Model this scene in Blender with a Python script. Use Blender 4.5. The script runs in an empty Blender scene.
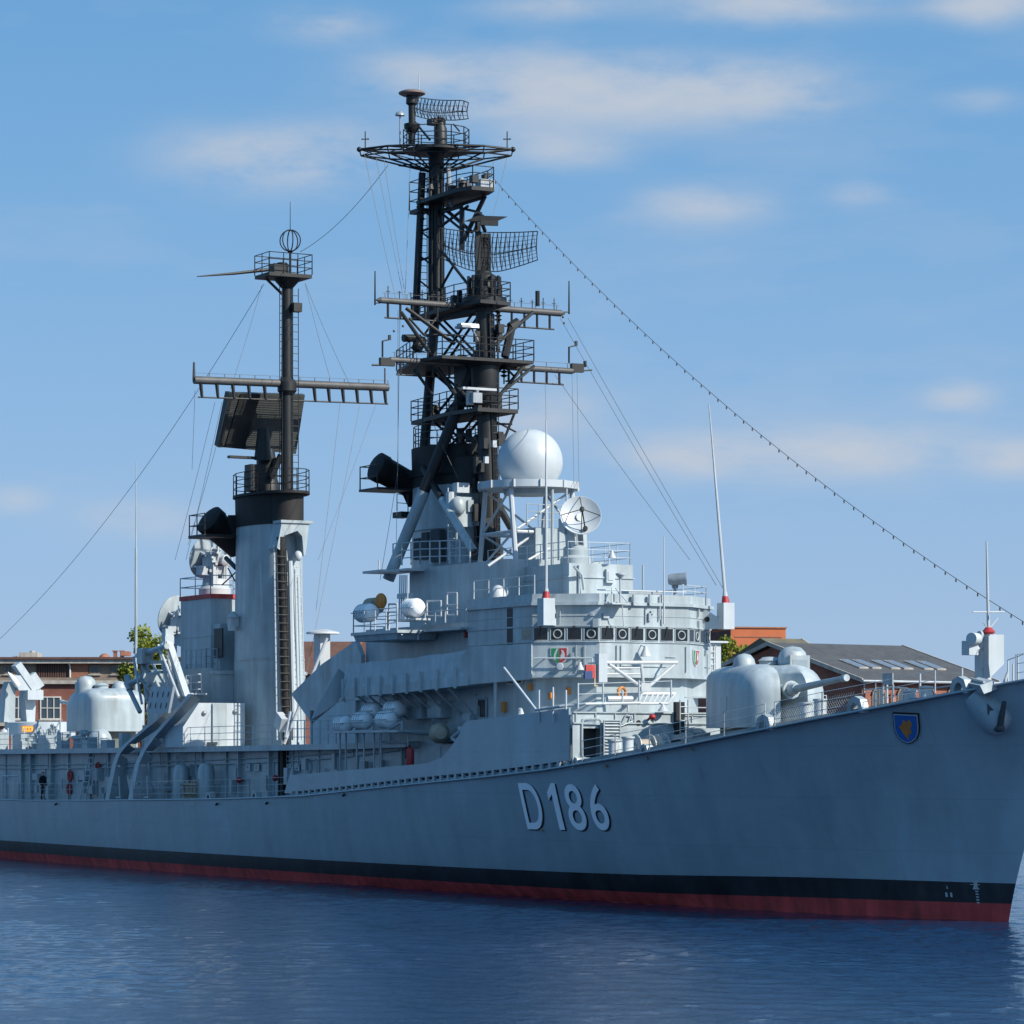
# tunables
WAVE_S, WAVE_B, WATER_C, WATER_R = .105, .035, (.006,.026,.074,1), .08
SUN_EL, SUN_AZ, SUN_P = 36, 30, 3.8
SKY_STR, SKY_K, SKY_B, SKY_DUST, SKY_SAT, SKY_H = .145, 2.2, .29, .2, 1.19, .486
HAZE_K, HAZE_A, HAZE_C = 3.2, .95, (1.72,2.16,2.82,1)
CLOUD_C = (2.45,2.6,2.85,1); WISP = .9; EXPO = .7
CLOUDS = [(560, 88, 150, 30, 1.49), (740, 92, 90, 24, 1.22), (280, 158, 90, 28, 1.28), (770, 5, 90, 16, 1.22), (985, 5, 50, 16, 1.22), (330, 25, 50, 16, 0.74), (705, 205, 60, 18, 0.74), (855, 195, 30, 10, 0.54), (850, 450, 105, 22, 1.35), (690, 458, 70, 20, 0.94), (1015, 458, 40, 16, 1.22), (960, 398, 28, 12, 0.94), (140, 520, 60, 18, 0.54), (545, 410, 60, 22, 0.81), (20, 500, 30, 14, 0.41), (560, 150, 60, 18, 0.68), (980, 100, 40, 10, 0.41), (560, 5, 60, 12, 0.81), (420, 70, 50, 18, 0.68)]
import bpy, bmesh, math, random
from mathutils import Vector, Matrix
random.seed(7)
R = math.radians
scene = bpy.context.scene
COL = scene.collection
# ------------------------------------------------------------------ survey of the site
# Ship axes used everywhere: t = metres aft of the stem at the waterline, w = metres to starboard, z = metres above the water.
# World X = forward (-t), world Y = port (-w): every thing of the ship hangs under an empty turned by 180 degrees.
TH = R(61.5); CT, ST = math.cos(TH), math.sin(TH)
FOC, EX, EZ, EH, HOR = 3356.0, 19.4, 131.1, 6.45, 757.0
def W(px, py, w):                       # measured point of the ship on the fore-and-aft plane w
    k = (px - 512) / FOC
    t = (EX - w*ST - k*EZ + k*w*CT) / (CT + k*ST)
    return Vector((t, w, EH + (HOR - py) * (EZ + t*ST - w*CT) / FOC))
def T(px, py, t):                       # measured point of the ship on the cross plane t
    k = (px - 512) / FOC
    w = (EX - t*CT - k*(EZ + t*ST)) / (ST - k*CT)
    return Vector((t, w, EH + (HOR - py) * (EZ + t*ST - w*CT) / FOC))
V = lambda *a: Vector(a)
CAM = Vector((-(EX*CT - EZ*ST), -(EX*ST + EZ*CT), EH))
RIGHT = Vector((CT, ST, 0)); FWD = Vector((-ST, CT, 0))
def ground(px, Z, z=0.0):               # a place on the shore: bearing and distance from the viewpoint
    p = CAM + FWD*Z + RIGHT*((px-512)/FOC*Z); p.z = z; return p
def height(py, Z): return EH + (HOR - py)*Z/FOC

# ------------------------------------------------------------------ materials
MATS = {}
def newmat(name):
    m = bpy.data.materials.new(name); m.use_nodes = True
    nt = m.node_tree; b = nt.nodes['Principled BSDF']
    MATS[name] = m
    return m, nt, b
def N(nt, typ, **kw):
    n = nt.nodes.new(typ)
    for k, v in kw.items(): setattr(n, k, v)
    return n
def paint(name, col, rough=.5, var=.12, streak=.12, scale=.6, metal=0, bump=.0, spec=.4, rust=0.0, seams=False):
    m, nt, b = newmat(name); L = nt.links.new
    tc = N(nt, 'ShaderNodeTexCoord')
    n1 = N(nt, 'ShaderNodeTexNoise'); n1.inputs['Scale'].default_value = scale; n1.inputs['Detail'].default_value = 6; n1.inputs['Roughness'].default_value = .6
    L(tc.outputs['Object'], n1.inputs['Vector'])
    mp = N(nt, 'ShaderNodeMapping'); mp.inputs['Scale'].default_value = (1.6, 1.6, .13)
    L(tc.outputs['Object'], mp.inputs['Vector'])
    n2 = N(nt, 'ShaderNodeTexNoise'); n2.inputs['Scale'].default_value = scale*2.2; n2.inputs['Detail'].default_value = 5
    L(mp.outputs[0], n2.inputs['Vector'])
    def rng(src, amt):
        r = N(nt, 'ShaderNodeMapRange'); r.inputs['From Min'].default_value = .3; r.inputs['From Max'].default_value = .7
        r.inputs['To Min'].default_value = 1-amt; r.inputs['To Max'].default_value = 1+amt
        L(src, r.inputs['Value']); return r.outputs[0]
    mu = N(nt, 'ShaderNodeMath', operation='MULTIPLY'); L(rng(n1.outputs[0], var), mu.inputs[0]); L(rng(n2.outputs[0], streak), mu.inputs[1])
    mx = N(nt, 'ShaderNodeVectorMath', operation='SCALE'); mx.inputs[0].default_value = col; L(mu.outputs[0], mx.inputs['Scale'])
    src = mx.outputs[0]
    if rust > 0:
        n3 = N(nt, 'ShaderNodeTexNoise'); n3.inputs['Scale'].default_value = 1.1; n3.inputs['Detail'].default_value = 8
        mp3 = N(nt, 'ShaderNodeMapping'); mp3.inputs['Scale'].default_value = (1.2, 1.2, .22); mp3.inputs['Location'].default_value = (7, 3, 1)
        L(tc.outputs['Object'], mp3.inputs['Vector']); L(mp3.outputs[0], n3.inputs['Vector'])
        r3 = N(nt, 'ShaderNodeMapRange'); r3.inputs['From Min'].default_value = .62; r3.inputs['From Max'].default_value = .8; r3.inputs['To Max'].default_value = rust
        L(n3.outputs[0], r3.inputs['Value'])
        mc = N(nt, 'ShaderNodeMix', data_type='RGBA'); L(r3.outputs[0], mc.inputs[0]); L(src, mc.inputs[6]); mc.inputs[7].default_value = (.15, .095, .06, 1)
        src = mc.outputs[2]
    if seams:
        sx = N(nt, 'ShaderNodeSeparateXYZ'); L(tc.outputs['Object'], sx.inputs[0]); cx = N(nt, 'ShaderNodeCombineXYZ'); L(sx.outputs[0], cx.inputs[0]); L(sx.outputs[2], cx.inputs[1])
        bk = N(nt, 'ShaderNodeTexBrick'); L(cx.outputs[0], bk.inputs['Vector']); bk.inputs['Scale'].default_value = 1; bk.inputs['Brick Width'].default_value = 6.4; bk.inputs['Row Height'].default_value = 2.1; bk.inputs['Mortar Size'].default_value = .025; bk.inputs['Mortar Smooth'].default_value = .6
        bk.inputs['Color1'].default_value = (1,1,1,1); bk.inputs['Color2'].default_value = (.955,.96,.965,1); bk.inputs['Mortar'].default_value = (.86,.87,.88,1)
        mb_ = N(nt, 'ShaderNodeVectorMath', operation='MULTIPLY'); L(src, mb_.inputs[0]); L(bk.outputs[0], mb_.inputs[1]); src = mb_.outputs[0]
    L(src, b.inputs['Base Color'])
    b.inputs['Roughness'].default_value = rough; b.inputs['Metallic'].default_value = metal
    b.inputs['Specular IOR Level'].default_value = spec
    if bump > 0:
        bp = N(nt, 'ShaderNodeBump'); bp.inputs['Strength'].default_value = bump; bp.inputs['Distance'].default_value = .05
        n4 = N(nt, 'ShaderNodeTexNoise'); n4.inputs['Scale'].default_value = 1.4; n4.inputs['Detail'].default_value = 3
        L(tc.outputs['Object'], n4.inputs['Vector']); L(n4.outputs[0], bp.inputs['Height']); L(bp.outputs[0], b.inputs['Normal'])
    return m
GREY = paint('ship_grey', (.335, .388, .408), .40, .15, .18, bump=.35, rust=.4, spec=.5)
HULL = paint('hull_grey', (.285,.365,.405), .36, .08, .09, .25, bump=.5, rust=.16, seams=True, spec=.5)
BOOT = paint('boot_topping', (.020, .022, .026), .5, .5, .3, .5, rust=.3)
PALE = paint('pale_grey', (.43,.475,.50), .5, .08, .08, rust=.15)
DECKM = paint('deck_grey', (.10, .115, .12), .8, .2, .05)
SOOT = paint('soot_black', (.016, .0145, .014), .7, .3, .25, rust=.12)
MASTM = paint('mast_dark', (.0155, .0165, .017), .5, .3, .2, 1.2, rust=.07)
YARDM = paint('yard_grey', (.075, .075, .074), .55, .25, .1, 1.2, rust=.2)
BLACK = paint('black_paint', (.012, .013, .016), .5, .2, .15)
RED = paint('red_lead', (.46, .05, .045), .6, .3, .35, .5, rust=.35)
REDP = paint('signal_red', (.36, .03, .035), .45, .1, .1)
WHITE = paint('white_paint', (.44, .465, .48), .45, .08, .1, rust=.2)
RAFTW = paint('raft_white', (.80, .82, .83), .45, .06, .08)
ANCH = paint('anchor_grey', (.05, .06, .07), .6, .2, .2)
WHITE2 = paint('number_white', (.86, .88, .92), .5, .05, .05)
RADM = paint('radome_white', (.44, .48, .50), .4, .05, .06)
CANVAS = paint('canvas_grey', (.43, .47, .49), .85, .12, .08, 1.5, bump=.3)
TAN = paint('buff_canvas', (.36, .31, .24), .85, .2, .1, 2)
ORANGE = paint('orange_paint', (.50, .19, .04), .5, .1, .1, 3)
YELLOW = paint('amber_plate', (.80, .45, .05), .5, .1, .1, 3)
BLUE = paint('crest_blue', (.03, .13, .40), .4, .08, .05)
GREEN = paint('crest_green', (.02, .22, .08), .4, .08, .05)
STEEL = paint('bare_steel', (.30, .33, .35), .4, .15, .1, 2, metal=.3, rust=.3)
LAMP = paint('lamp_grey', (.16, .165, .17), .4, .1, .1)
WIRE = paint('wire_dark', (.11, .115, .12), .6, .1, .1)
SKIN = paint('skin', (.55, .30, .22), .6, .05, .05)
CLOTH = paint('dark_cloth', (.012, .013, .018), .9, .2, .1)
def glass(name, col, rough=.08):
    m, nt, b = newmat(name); b.inputs['Base Color'].default_value = (*col, 1); b.inputs['Roughness'].default_value = rough
    n = N(nt, 'ShaderNodeTexNoise'); n.inputs['Scale'].default_value = 1.5
    r = N(nt, 'ShaderNodeMapRange'); r.inputs['To Min'].default_value = rough; r.inputs['To Max'].default_value = rough+.12
    nt.links.new(n.outputs[0], r.inputs['Value']); nt.links.new(r.outputs[0], b.inputs['Roughness']); return m
GLASS = glass('dark_glass', (.012, .013, .014)); PANE = glass('building_glass', (.05, .07, .09))

# ------------------------------------------------------------------ mesh builder
class MB:
    def __init__(s): s.v = []; s.f = []; s.m = []; s.cur = 0; s.isl = []
    def add(s, vs, fs):
        o = len(s.v); s.v += [Vector(p) for p in vs]; s.isl.append((o, len(s.v), len(s.f), len(s.f)+len(fs)))
        s.f += [tuple(i+o for i in q) for q in fs]; s.m += [s.cur]*len(fs); return s
    def mat(s, i): s.cur = i; return s
    def box(s, a, b):
        x0, y0, z0 = a; x1, y1, z1 = b
        return s.hexa([V(x0,y0,z0),V(x1,y0,z0),V(x1,y1,z0),V(x0,y1,z0)], [V(x0,y0,z1),V(x1,y0,z1),V(x1,y1,z1),V(x0,y1,z1)])
    def cbox(s, c, d): c = Vector(c); h = Vector(d)/2; return s.box(c-h, c+h)
    def obox(s, c, X, Y, Z):
        c, X, Y, Z = map(Vector, (c, X, Y, Z))
        return s.hexa([c-X-Y-Z, c+X-Y-Z, c+X+Y-Z, c-X+Y-Z], [c-X-Y+Z, c+X-Y+Z, c+X+Y+Z, c-X+Y+Z])
    def hexa(s, lo, hi):
        return s.add(list(lo)+list(hi), [(0,3,2,1),(4,5,6,7),(0,1,5,4),(1,2,6,5),(2,3,7,6),(3,0,4,7)])
    def extr(s, poly, vec):
        n = len(poly); vec = Vector(vec); poly = [Vector(p) for p in poly]
        return s.add(poly+[p+vec for p in poly], [tuple(range(n-1,-1,-1)), tuple(range(n,2*n))]+[(i,(i+1)%n,n+(i+1)%n,n+i) for i in range(n)])
    def prism(s, plan, z0, z1, top=None):
        top = top or plan; n = len(plan)
        zz = lambda z, p: z(0, p) if callable(z) else z
        return s.add([V(p[0],p[1],zz(z0,p)) for p in plan]+[V(p[0],p[1],zz(z1,p)) for p in top], [tuple(range(n-1,-1,-1)), tuple(range(n,2*n))]+[(i,(i+1)%n,n+(i+1)%n,n+i) for i in range(n)])
    def tube(s, p, q, r, r2=None, n=8):
        p, q = Vector(p), Vector(q); r2 = r if r2 is None else r2
        d = (q-p)
        if d.length < 1e-6: return s
        d.normalize(); a = d.orthogonal().normalized(); b = d.cross(a)
        vs = []
        for c, rr in ((p, r), (q, r2)):
            vs += [c + (a*math.cos(k*2*math.pi/n)+b*math.sin(k*2*math.pi/n))*rr for k in range(n)]
        return s.add(vs, [tuple(range(n-1,-1,-1)), tuple(range(n,2*n))]+[(i,(i+1)%n,n+(i+1)%n,n+i) for i in range(n)])
    def path(s, pts, r, n=6, closed=False):
        pts = [Vector(p) for p in pts]
        for i in range(len(pts)-(0 if closed else 1)): s.tube(pts[i], pts[(i+1)%len(pts)], r, n=n)
        return s
    def lathe(s, c, axis, prof, n=20):
        c, ax = Vector(c), Vector(axis).normalized(); a = ax.orthogonal().normalized(); b = ax.cross(a)
        if abs(ax.z) > .99: a, b = V(1,0,0), V(0,1,0) if ax.z > 0 else V(0,-1,0)
        vs = []; fs = []
        for r, h in prof:
            vs += [c + ax*h + (a*math.cos(k*2*math.pi/n)+b*math.sin(k*2*math.pi/n))*max(r, 1e-4) for k in range(n)]
        for j in range(len(prof)-1):
            fs += [(j*n+i, j*n+(i+1)%n, (j+1)*n+(i+1)%n, (j+1)*n+i) for i in range(n)]
        fs += [tuple(range(n-1,-1,-1)), tuple(range((len(prof)-1)*n, len(prof)*n))]
        return s.add(vs, fs)
    def ell(s, c, r, n=20, m=12, a0=-90, a1=90, p=1.0):
        c = Vector(c); rx, ry, rz = (r, r, r) if not hasattr(r, '__len__') else r
        sg = lambda x, e: math.copysign(abs(x)**e, x)
        vs = []; fs = []
        for j in range(m+1):
            a = R(a0+(a1-a0)*j/m)
            for i in range(n):
                o = 2*math.pi*i/n; ca = sg(math.cos(a), p)
                vs.append(c+V(rx*ca*sg(math.cos(o), p), ry*ca*sg(math.sin(o), p), rz*sg(math.sin(a), p)))
        for j in range(m): fs += [(j*n+i, j*n+(i+1)%n, (j+1)*n+(i+1)%n, (j+1)*n+i) for i in range(n)]
        fs += [tuple(range(n-1,-1,-1)), tuple(range(m*n, m*n+n))]
        return s.add(vs, fs)
    def ring(s, c, axis, rad, r, n=24, k=6):
        c, ax = Vector(c), Vector(axis).normalized(); a = ax.orthogonal().normalized(); b = ax.cross(a)
        vs = []; fs = []
        for i in range(n):
            o = 2*math.pi*i/n; d = a*math.cos(o)+b*math.sin(o)
            vs += [c + d*(rad+r*math.cos(2*math.pi*j/k)) + ax*r*math.sin(2*math.pi*j/k) for j in range(k)]
        for i in range(n):
            for j in range(k): fs.append((i*k+j, ((i+1)%n)*k+j, ((i+1)%n)*k+(j+1)%k, i*k+(j+1)%k))
        return s.add(vs, fs)
    def rail(s, pts, h=1.05, k=3, sp=1.4, rp=.03, rw=.017):
        pts = [Vector(p) for p in pts]
        for a, b in zip(pts, pts[1:]):
            n = max(1, round((b-a).length/sp))
            for i in range(n+1):
                p = a.lerp(b, i/n); s.tube(p, p+V(0,0,h), rp, rp*.8, 6)
            for j in range(1, k+1): s.tube(a+V(0,0,h*j/k-.02), b+V(0,0,h*j/k-.02), rw, n=5)
        return s
    def ladder(s, p, q, side, wd=.45, st=.3, r=.03):
        p, q, side = Vector(p), Vector(q), Vector(side).normalized()*wd/2
        s.tube(p-side, q-side, r, n=6); s.tube(p+side, q+side, r, n=6)
        n = max(2, int((q-p).length/st))
        for i in range(1, n):
            c = p.lerp(q, i/n); s.tube(c-side, c+side, r*.75, n=5)
        return s
    def pieces(s):                          # far-apart clusters of the shapes added, so that each becomes an object of its own
        n = len(s.isl)
        if n < 2 or s.isl[0][0] != 0 or s.isl[-1][1] != len(s.v): return [s]
        bx = []
        for a, b, _, _ in s.isl:
            q = s.v[a:b]; lo = [min(p[i] for p in q) for i in range(3)]; hi = [max(p[i] for p in q) for i in range(3)]; bx.append((lo, hi, max(hi[i]-lo[i] for i in range(3))))
        up = list(range(n))
        def root(i):
            while up[i] != i: up[i] = up[up[i]]; i = up[i]
            return i
        for i in range(n):
            for j in range(i):
                ri, rj = root(i), root(j)
                if ri != rj:
                    g = math.sqrt(sum(max(0, bx[i][0][k]-bx[j][1][k], bx[j][0][k]-bx[i][1][k])**2 for k in range(3)))
                    if g < .42*max(bx[i][2], bx[j][2]): up[ri] = rj
        grp = {}
        for i in range(n): grp.setdefault(root(i), []).append(i)
        if len(grp) == 1: return [s]
        out = []
        for g in grp.values():
            m = MB()
            for i in g:
                a, b, fa, fb = s.isl[i]; o = len(m.v); m.v += s.v[a:b]; m.f += [tuple(k-a+o for k in f) for f in s.f[fa:fb]]; m.m += s.m[fa:fb]
            out.append(m)
        return sorted(out, key=lambda m: -len(m.v))
    def build(s, name, mat, parent=None, label=None, sharp=38):
        ps = s.pieces() if parent else [s]
        if len(ps) > 1: return [m.build1(name, mat, parent, label, sharp) for m in ps][0]
        return s.build1(name, mat, parent, label, sharp)
    def build1(s, name, mat, parent=None, label=None, sharp=38):
        me = bpy.data.meshes.new(name)
        c = Vector(((min(p.x for p in s.v)+max(p.x for p in s.v))/2, (min(p.y for p in s.v)+max(p.y for p in s.v))/2, min(p.z for p in s.v)))
        me.from_pydata([p-c for p in s.v], [], s.f)
        for mm in (mat if isinstance(mat, (list, tuple)) else [mat]): me.materials.append(mm)
        me.polygons.foreach_set('material_index', s.m)
        bm = bmesh.new(); bm.from_mesh(me); bmesh.ops.recalc_face_normals(bm, faces=bm.faces); bm.to_mesh(me); bm.free()
        me.polygons.foreach_set('use_smooth', [True]*len(me.polygons))
        me.set_sharp_from_angle(angle=R(sharp)); me.update()
        o = bpy.data.objects.new(name, me); COL.objects.link(o)
        o['org'] = (c.x, c.y, c.z)
        if parent:
            o.parent = parent; po = Vector(parent.get('org', (0,0,0))); o.location = c-po
        else: o.location = c
        if label: o['label'] = label
        return o
def thing(name, label, cat, loc=(0,0,0), rz=0, group=None):
    o = bpy.data.objects.new(name, None); COL.objects.link(o); o.location = loc; o.rotation_euler = (0,0,rz)
    o['label'] = label; o['category'] = cat; o.empty_display_size = .2
    if group: o['group'] = group
    return o
def tag(o, label, cat, group=None):
    o['label'] = label; o['category'] = cat
    if group: o['group'] = group
    return o
def ship_thing(name, label, cat, p, rz=0, group=None):   # a loose thing standing on the ship at (t, w, z)
    return thing(name, label, cat, (-p[0], -p[1], p[2]), math.pi+rz, group)
def interp(tab, x):
    if x <= tab[0][0]: return tab[0][1]
    for i in range(len(tab)-1):
        (a, b), (c, d) = tab[i], tab[i+1]
        if x <= c:
            s = (d-b)/(c-a)
            m0 = s if i == 0 else (d-tab[i-1][1])/(c-tab[i-1][0])
            m1 = s if i+2 >= len(tab) else (tab[i+2][1]-b)/(tab[i+2][0]-a)
            u = (x-a)/(c-a); h = c-a
            return (2*u**3-3*u*u+1)*b+(u**3-2*u*u+u)*h*m0+(-2*u**3+3*u*u)*d+(u**3-u*u)*h*m1
    return tab[-1][1]

# ------------------------------------------------------------------ hull lines
BD = [(-5.7,0),(-5.2,.75),(-4,1.55),(-2,2.45),(0,3.2),(3,4.2),(6,4.95),(10,5.6),(15,6.2),(20,6.6),(25,6.87),(30,7.02),(38,7.15),(48,7.2),(75,7.2),(95,6.9),(115,6.4),(130,5.8)]
BW = [(0,0),(5,1.55),(10,2.7),(17.5,3.8),(25,4.6),(33,5.25),(48,6.05),(60,6.45),(72,6.6),(84,6.45),(98,6.1),(115,5.5),(130,4.8)]
ZD = [(-6,9.75),(-3.39,9.37),(-.79,8.95),(2.8,8.41),(7.0,7.86),(11.9,7.24),(15.96,6.75),(18.91,6.45),(23.68,5.98),(29.85,5.56),(36.72,5.21),(44.28,4.76),(52,4.38),(71.7,4.01),(95.8,3.75),(130,3.95)]
def stem(z): return -.25*z-.035*z*abs(z)
def flare(tau): return .6+.9*max(0, 1-tau/19)
def bd(t): return max(0, interp(BD, t))
def zd(t): return interp(ZD, t)
def hull_w(t, z):
    s0 = stem(z); tau = (t-s0)*130/(130-s0); sd = stem(9.75)
    b0 = max(0, interp(BW, tau)); td = sd+tau*(130-sd)/130
    f = max(0, z/zd(td)); return b0+(bd(td)-b0)*f**flare(tau)
def hull_pt(tau, f):
    sd = stem(9.75); td = sd+tau*(130-sd)/130; z = f*zd(td) if f > 0 else f
    s0 = stem(z); t = s0+tau*(130-s0)/130
    b0 = max(0, interp(BW, tau)); return V(t, b0+(bd(td)-b0)*max(0, f)**flare(tau) if tau > 0 else 0, z)
# ================================================================== THE WARSHIP
SHIP = thing('warship', 'long grey destroyer with dark lattice masts and D 186 painted on its bow', 'warship', (0,0,0), math.pi)
def solo(mb, name, mat, label, cat, group=None):
    o = mb.build(name, mat); c = o.location.copy(); o.location = (-c.x, -c.y, c.z); o.rotation_euler = (0,0,math.pi)
    return tag(o, label, cat, group)
def part(mb, name, mat, parent=SHIP, label=None, sharp=38): return mb.build(name, mat, parent, label, sharp)

# ---- hull
m = MB(); taus = [0,.35,.8,1.5,2.5,3.7,5,6.5,8,10,12,14,17,20,23,26,30,34,38,43,48,54,60,68,76,84,92,100,108,116,124,130]
NR = 15; rows = []
for sgn in (1, -1):
    g = []
    for tau in taus:
        sd = stem(9.75); td = sd+tau*(130-sd)/130
        zr = interp([(0,.72),(10,.66),(22,.52),(48,.50),(130,.50)], tau); zb = zr+interp([(0,.80),(10,.84),(23,.78),(48,.70),(130,.66)], tau); fb = zb/zd(td)
        fs = [-1.5, 0, zr/zd(td), fb] + [fb+(1-fb)*k/11 for k in range(1, 12)]
        g.append([hull_pt(tau, f) for f in fs])
    for i in range(len(taus)):
        for j in range(NR): g[i][j] = V(g[i][j].x, sgn*g[i][j].y, g[i][j].z)
    rows.append(g)
for g in rows:
    vs = [p for c in g for p in c]
    for lo, hi, mi in ((0,2,1),(2,3,2),(3,14,0)):
        m.mat(mi); o = len(m.v)
        m.v += vs if lo == 0 else []
        base = o if lo == 0 else base
        for i in range(len(taus)-1):
            for j in range(lo, hi):
                m.f.append((base+i*NR+j, base+(i+1)*NR+j, base+(i+1)*NR+j+1, base+i*NR+j+1)); m.m.append(mi)
m.mat(0); a, b = rows[0][-1], rows[1][-1]
m.add(a[::-1]+b, [tuple(range(2*NR))])
hull = part(m, 'hull', [HULL, RED, BOOT], sharp=50)
bmx = bmesh.new(); bmx.from_mesh(hull.data); bmesh.ops.remove_doubles(bmx, verts=bmx.verts, dist=.002); bmesh.ops.recalc_face_normals(bmx, faces=bmx.faces); bmx.to_mesh(hull.data); bmx.free(); hull.data.set_sharp_from_angle(angle=R(30))
m = MB(); ts = [-5.5,-5,-4,-3,-2,-1,0,2,4,6,8,10,13,16,20,25,30,35,40,50,60,70,80,90,100,110,120,129.9]
vs = []; 
for t in ts: vs += [V(t, max(.02,bd(t)-.03), zd(t)-.03), V(t, 0, zd(t)+.06), V(t, -max(.02,bd(t)-.03), zd(t)-.03)]
m.add(vs, [(3*i,3*i+3,3*i+4,3*i+1) for i in range(len(ts)-1)]+[(3*i+1,3*i+4,3*i+5,3*i+2) for i in range(len(ts)-1)])
part(m, 'weather_deck', DECKM)
# deck edge moulding
m = MB(); ee = [-5.2,-4.5,-3.5,-2.5,-1,1,3,6,10,15,20,25,30,40,50,60,70,80,90,100,110,120,129]
for s in (1,-1): m.path([V(t, s*(bd(t)+.02), zd(t)) for t in ee], .05)
part(m, 'deck_edge', HULL, hull)

# ---- pennant number and crest on the bow
def glyph(ch, size, x0, z0, sx, name, depth=.05):
    cu = bpy.data.curves.new('glyph', 'FONT'); cu.body = ch; cu.size = 1; cu.offset = .006
    ob = bpy.data.objects.new('glyph', cu); COL.objects.link(ob)
    me = bpy.data.meshes.new_from_object(ob.evaluated_get(bpy.context.evaluated_depsgraph_get()))
    bpy.data.objects.remove(ob); bpy.data.curves.remove(cu)
    if ch == '1':                                           # a plain one without a foot
        me.clear_geometry(); me.from_pydata([(x,y,0) for x, y in ((.46,0),(.98,0),(.98,.5),(.98,1),(.60,1),(.02,.80),(.02,.63),(.46,.76),(.46,.4))], [], [(0,1,2,8),(8,2,3,7),(7,3,4,5,6)])
    bm = bmesh.new(); bm.from_mesh(me); bmesh.ops.triangulate(bm, faces=bm.faces)
    bmesh.ops.subdivide_edges(bm, edges=[e for e in bm.edges if e.calc_length() > .2], cuts=2, use_grid_fill=False)
    xs = [v.co.x for v in bm.verts]; ys = [v.co.y for v in bm.verts]; x_min, y_min, hy = min(xs), min(ys), max(ys)-min(ys); wx = max(xs)-x_min
    mb = MB()
    for mi, dx, dz, off in ((1, -.10, -.055, .012), (0, 0, 0, .03)):
        mb.mat(mi); vv = []
        for v in bm.verts:
            t = x0-(v.co.x-x_min)/wx*sx+dx; z = z0+(v.co.y-y_min)/hy*size+dz
            vv.append(V(t, hull_w(t, z)+off, z))
        bm.verts.index_update(); mb.add(vv, [[v.index for v in f.verts] for f in bm.faces])
    bm.free(); bpy.data.meshes.remove(me)
    return mb.build(name, [WHITE2, BLACK], hull)
def hullpix(px, py):                       # measured point on the starboard hull plating
    w = 6.5
    for i in range(60):
        p = W(px, py, w); w = .5*w+.5*hull_w(p.x, p.z)
    return W(px, py, w)
for ch, xa, xb, ya, yb in (('D',523,541.5,783,829),('1',550.5,560,783,829.5),('8',567,583.8,784,830),('6',590.2,606.5,784,830)):
    md = hullpix(xa, 806); rt = hullpix(xb, 806); lo = hullpix(xa+2.5, yb); hi = hullpix(xa-2.5, ya)
    glyph(ch, hi.z-lo.z, md.x, lo.z, md.x-rt.x, 'pennant_number')
def hull_plate(mb, pts, off): mb.add([V(p[0], hull_w(p[0], p[1])+off, p[1]) for p in pts], [tuple(range(len(pts)))])
def crest(mb, c, u, v, nrm, wd, ht, layers):
    # a shield outline in the plane u, v; layers = [(mat, scale, offset)]
    out = [(-.5,.5),(.5,.5),(.5,.05),(.46,-.15),(.36,-.32),(.2,-.44),(0,-.5),(-.2,-.44),(-.36,-.32),(-.46,-.15),(-.5,.05)]
    for mi, sc, off, th in layers:
        mb.mat(mi); mb.extr([c+u*(a*wd*sc)+v*(b*ht*sc)+nrm*off for a, b in out], nrm*th)
c0 = hullpix(908, 728); u = (hullpix(919,729)-hullpix(897,728)).normalized(); vv = (hullpix(907,715)-hullpix(909,741)).normalized(); nr = u.cross(vv).normalized()
if nr.y < 0: nr = -nr
m = MB(); crest(m, c0-u*.02, u, vv, nr, 1.2, 1.36, [(0,1,.01,.07),(3,.93,.07,.02),(1,.86,.085,.015)])
m.mat(2)
for poly in ([(-.12,.30),(.0,.22),(.12,.32),(.22,.16),(.14,.02),(.2,-.12),(.05,-.18),(.04,-.36),(-.06,-.24),(-.16,-.12),(-.3,.1),(-.16,.12)],):
    m.extr([c0+u*(a*1.2)+vv*(b*1.36)+nr*.098 for a, b in poly], nr*.015)
part(m, 'bow_crest', [BLACK, BLUE, ORANGE, PALE], hull)
# draught marks, bulb sign and small hull marks
m = MB()
for k in range(7):
    z = 1.36-.11*k; hull_plate(m, [(1.35,z),(1.22,z),(1.22,z+.05),(1.35,z+.05)], .02)
part(m, 'draught_mark', WHITE, hull)
m = MB()
cc = hullpix(976, 885)
for a in (0, 60, 120):
    da, dz = math.cos(R(a))*.22, math.sin(R(a))*.22
    hull_plate(m, [(cc.x-da-.03*dz*8, cc.z-dz*1.0+.0), (cc.x+da-.03*dz*8, cc.z+dz), (cc.x+da+.05, cc.z+dz+.03), (cc.x-da+.05, cc.z-dz+.03)], .02)
part(m, 'thruster_sign', WHITE, hull)
m = MB(); cc = hullpix(948, 895)
for dx in (.1, -.12): hull_plate(m, [(cc.x+dx,cc.z-.08),(cc.x+dx-.1,cc.z-.08),(cc.x+dx-.1,cc.z+.1),(cc.x+dx,cc.z+.1)], .02)
hull_plate(m, [(cc.x,cc.z+.25),(cc.x-.07,cc.z+.25),(cc.x-.03,cc.z+.4)], .02)
part(m, 'hull_mark', WHITE, hull)
# drain spouts with stains below
for px, py in ((543,828),(57,802),(218,802),(268,801),(345,793),(607,764),(648,756),(693,747)):
    p = hullpix(px, py+2); m = MB(); m.tube(p+V(.1,-.05,.05), p+V(-.05,.14,-.04), .06); part(m, 'drain_spout', [BLACK if px < 500 else TAN][0], hull)
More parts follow.
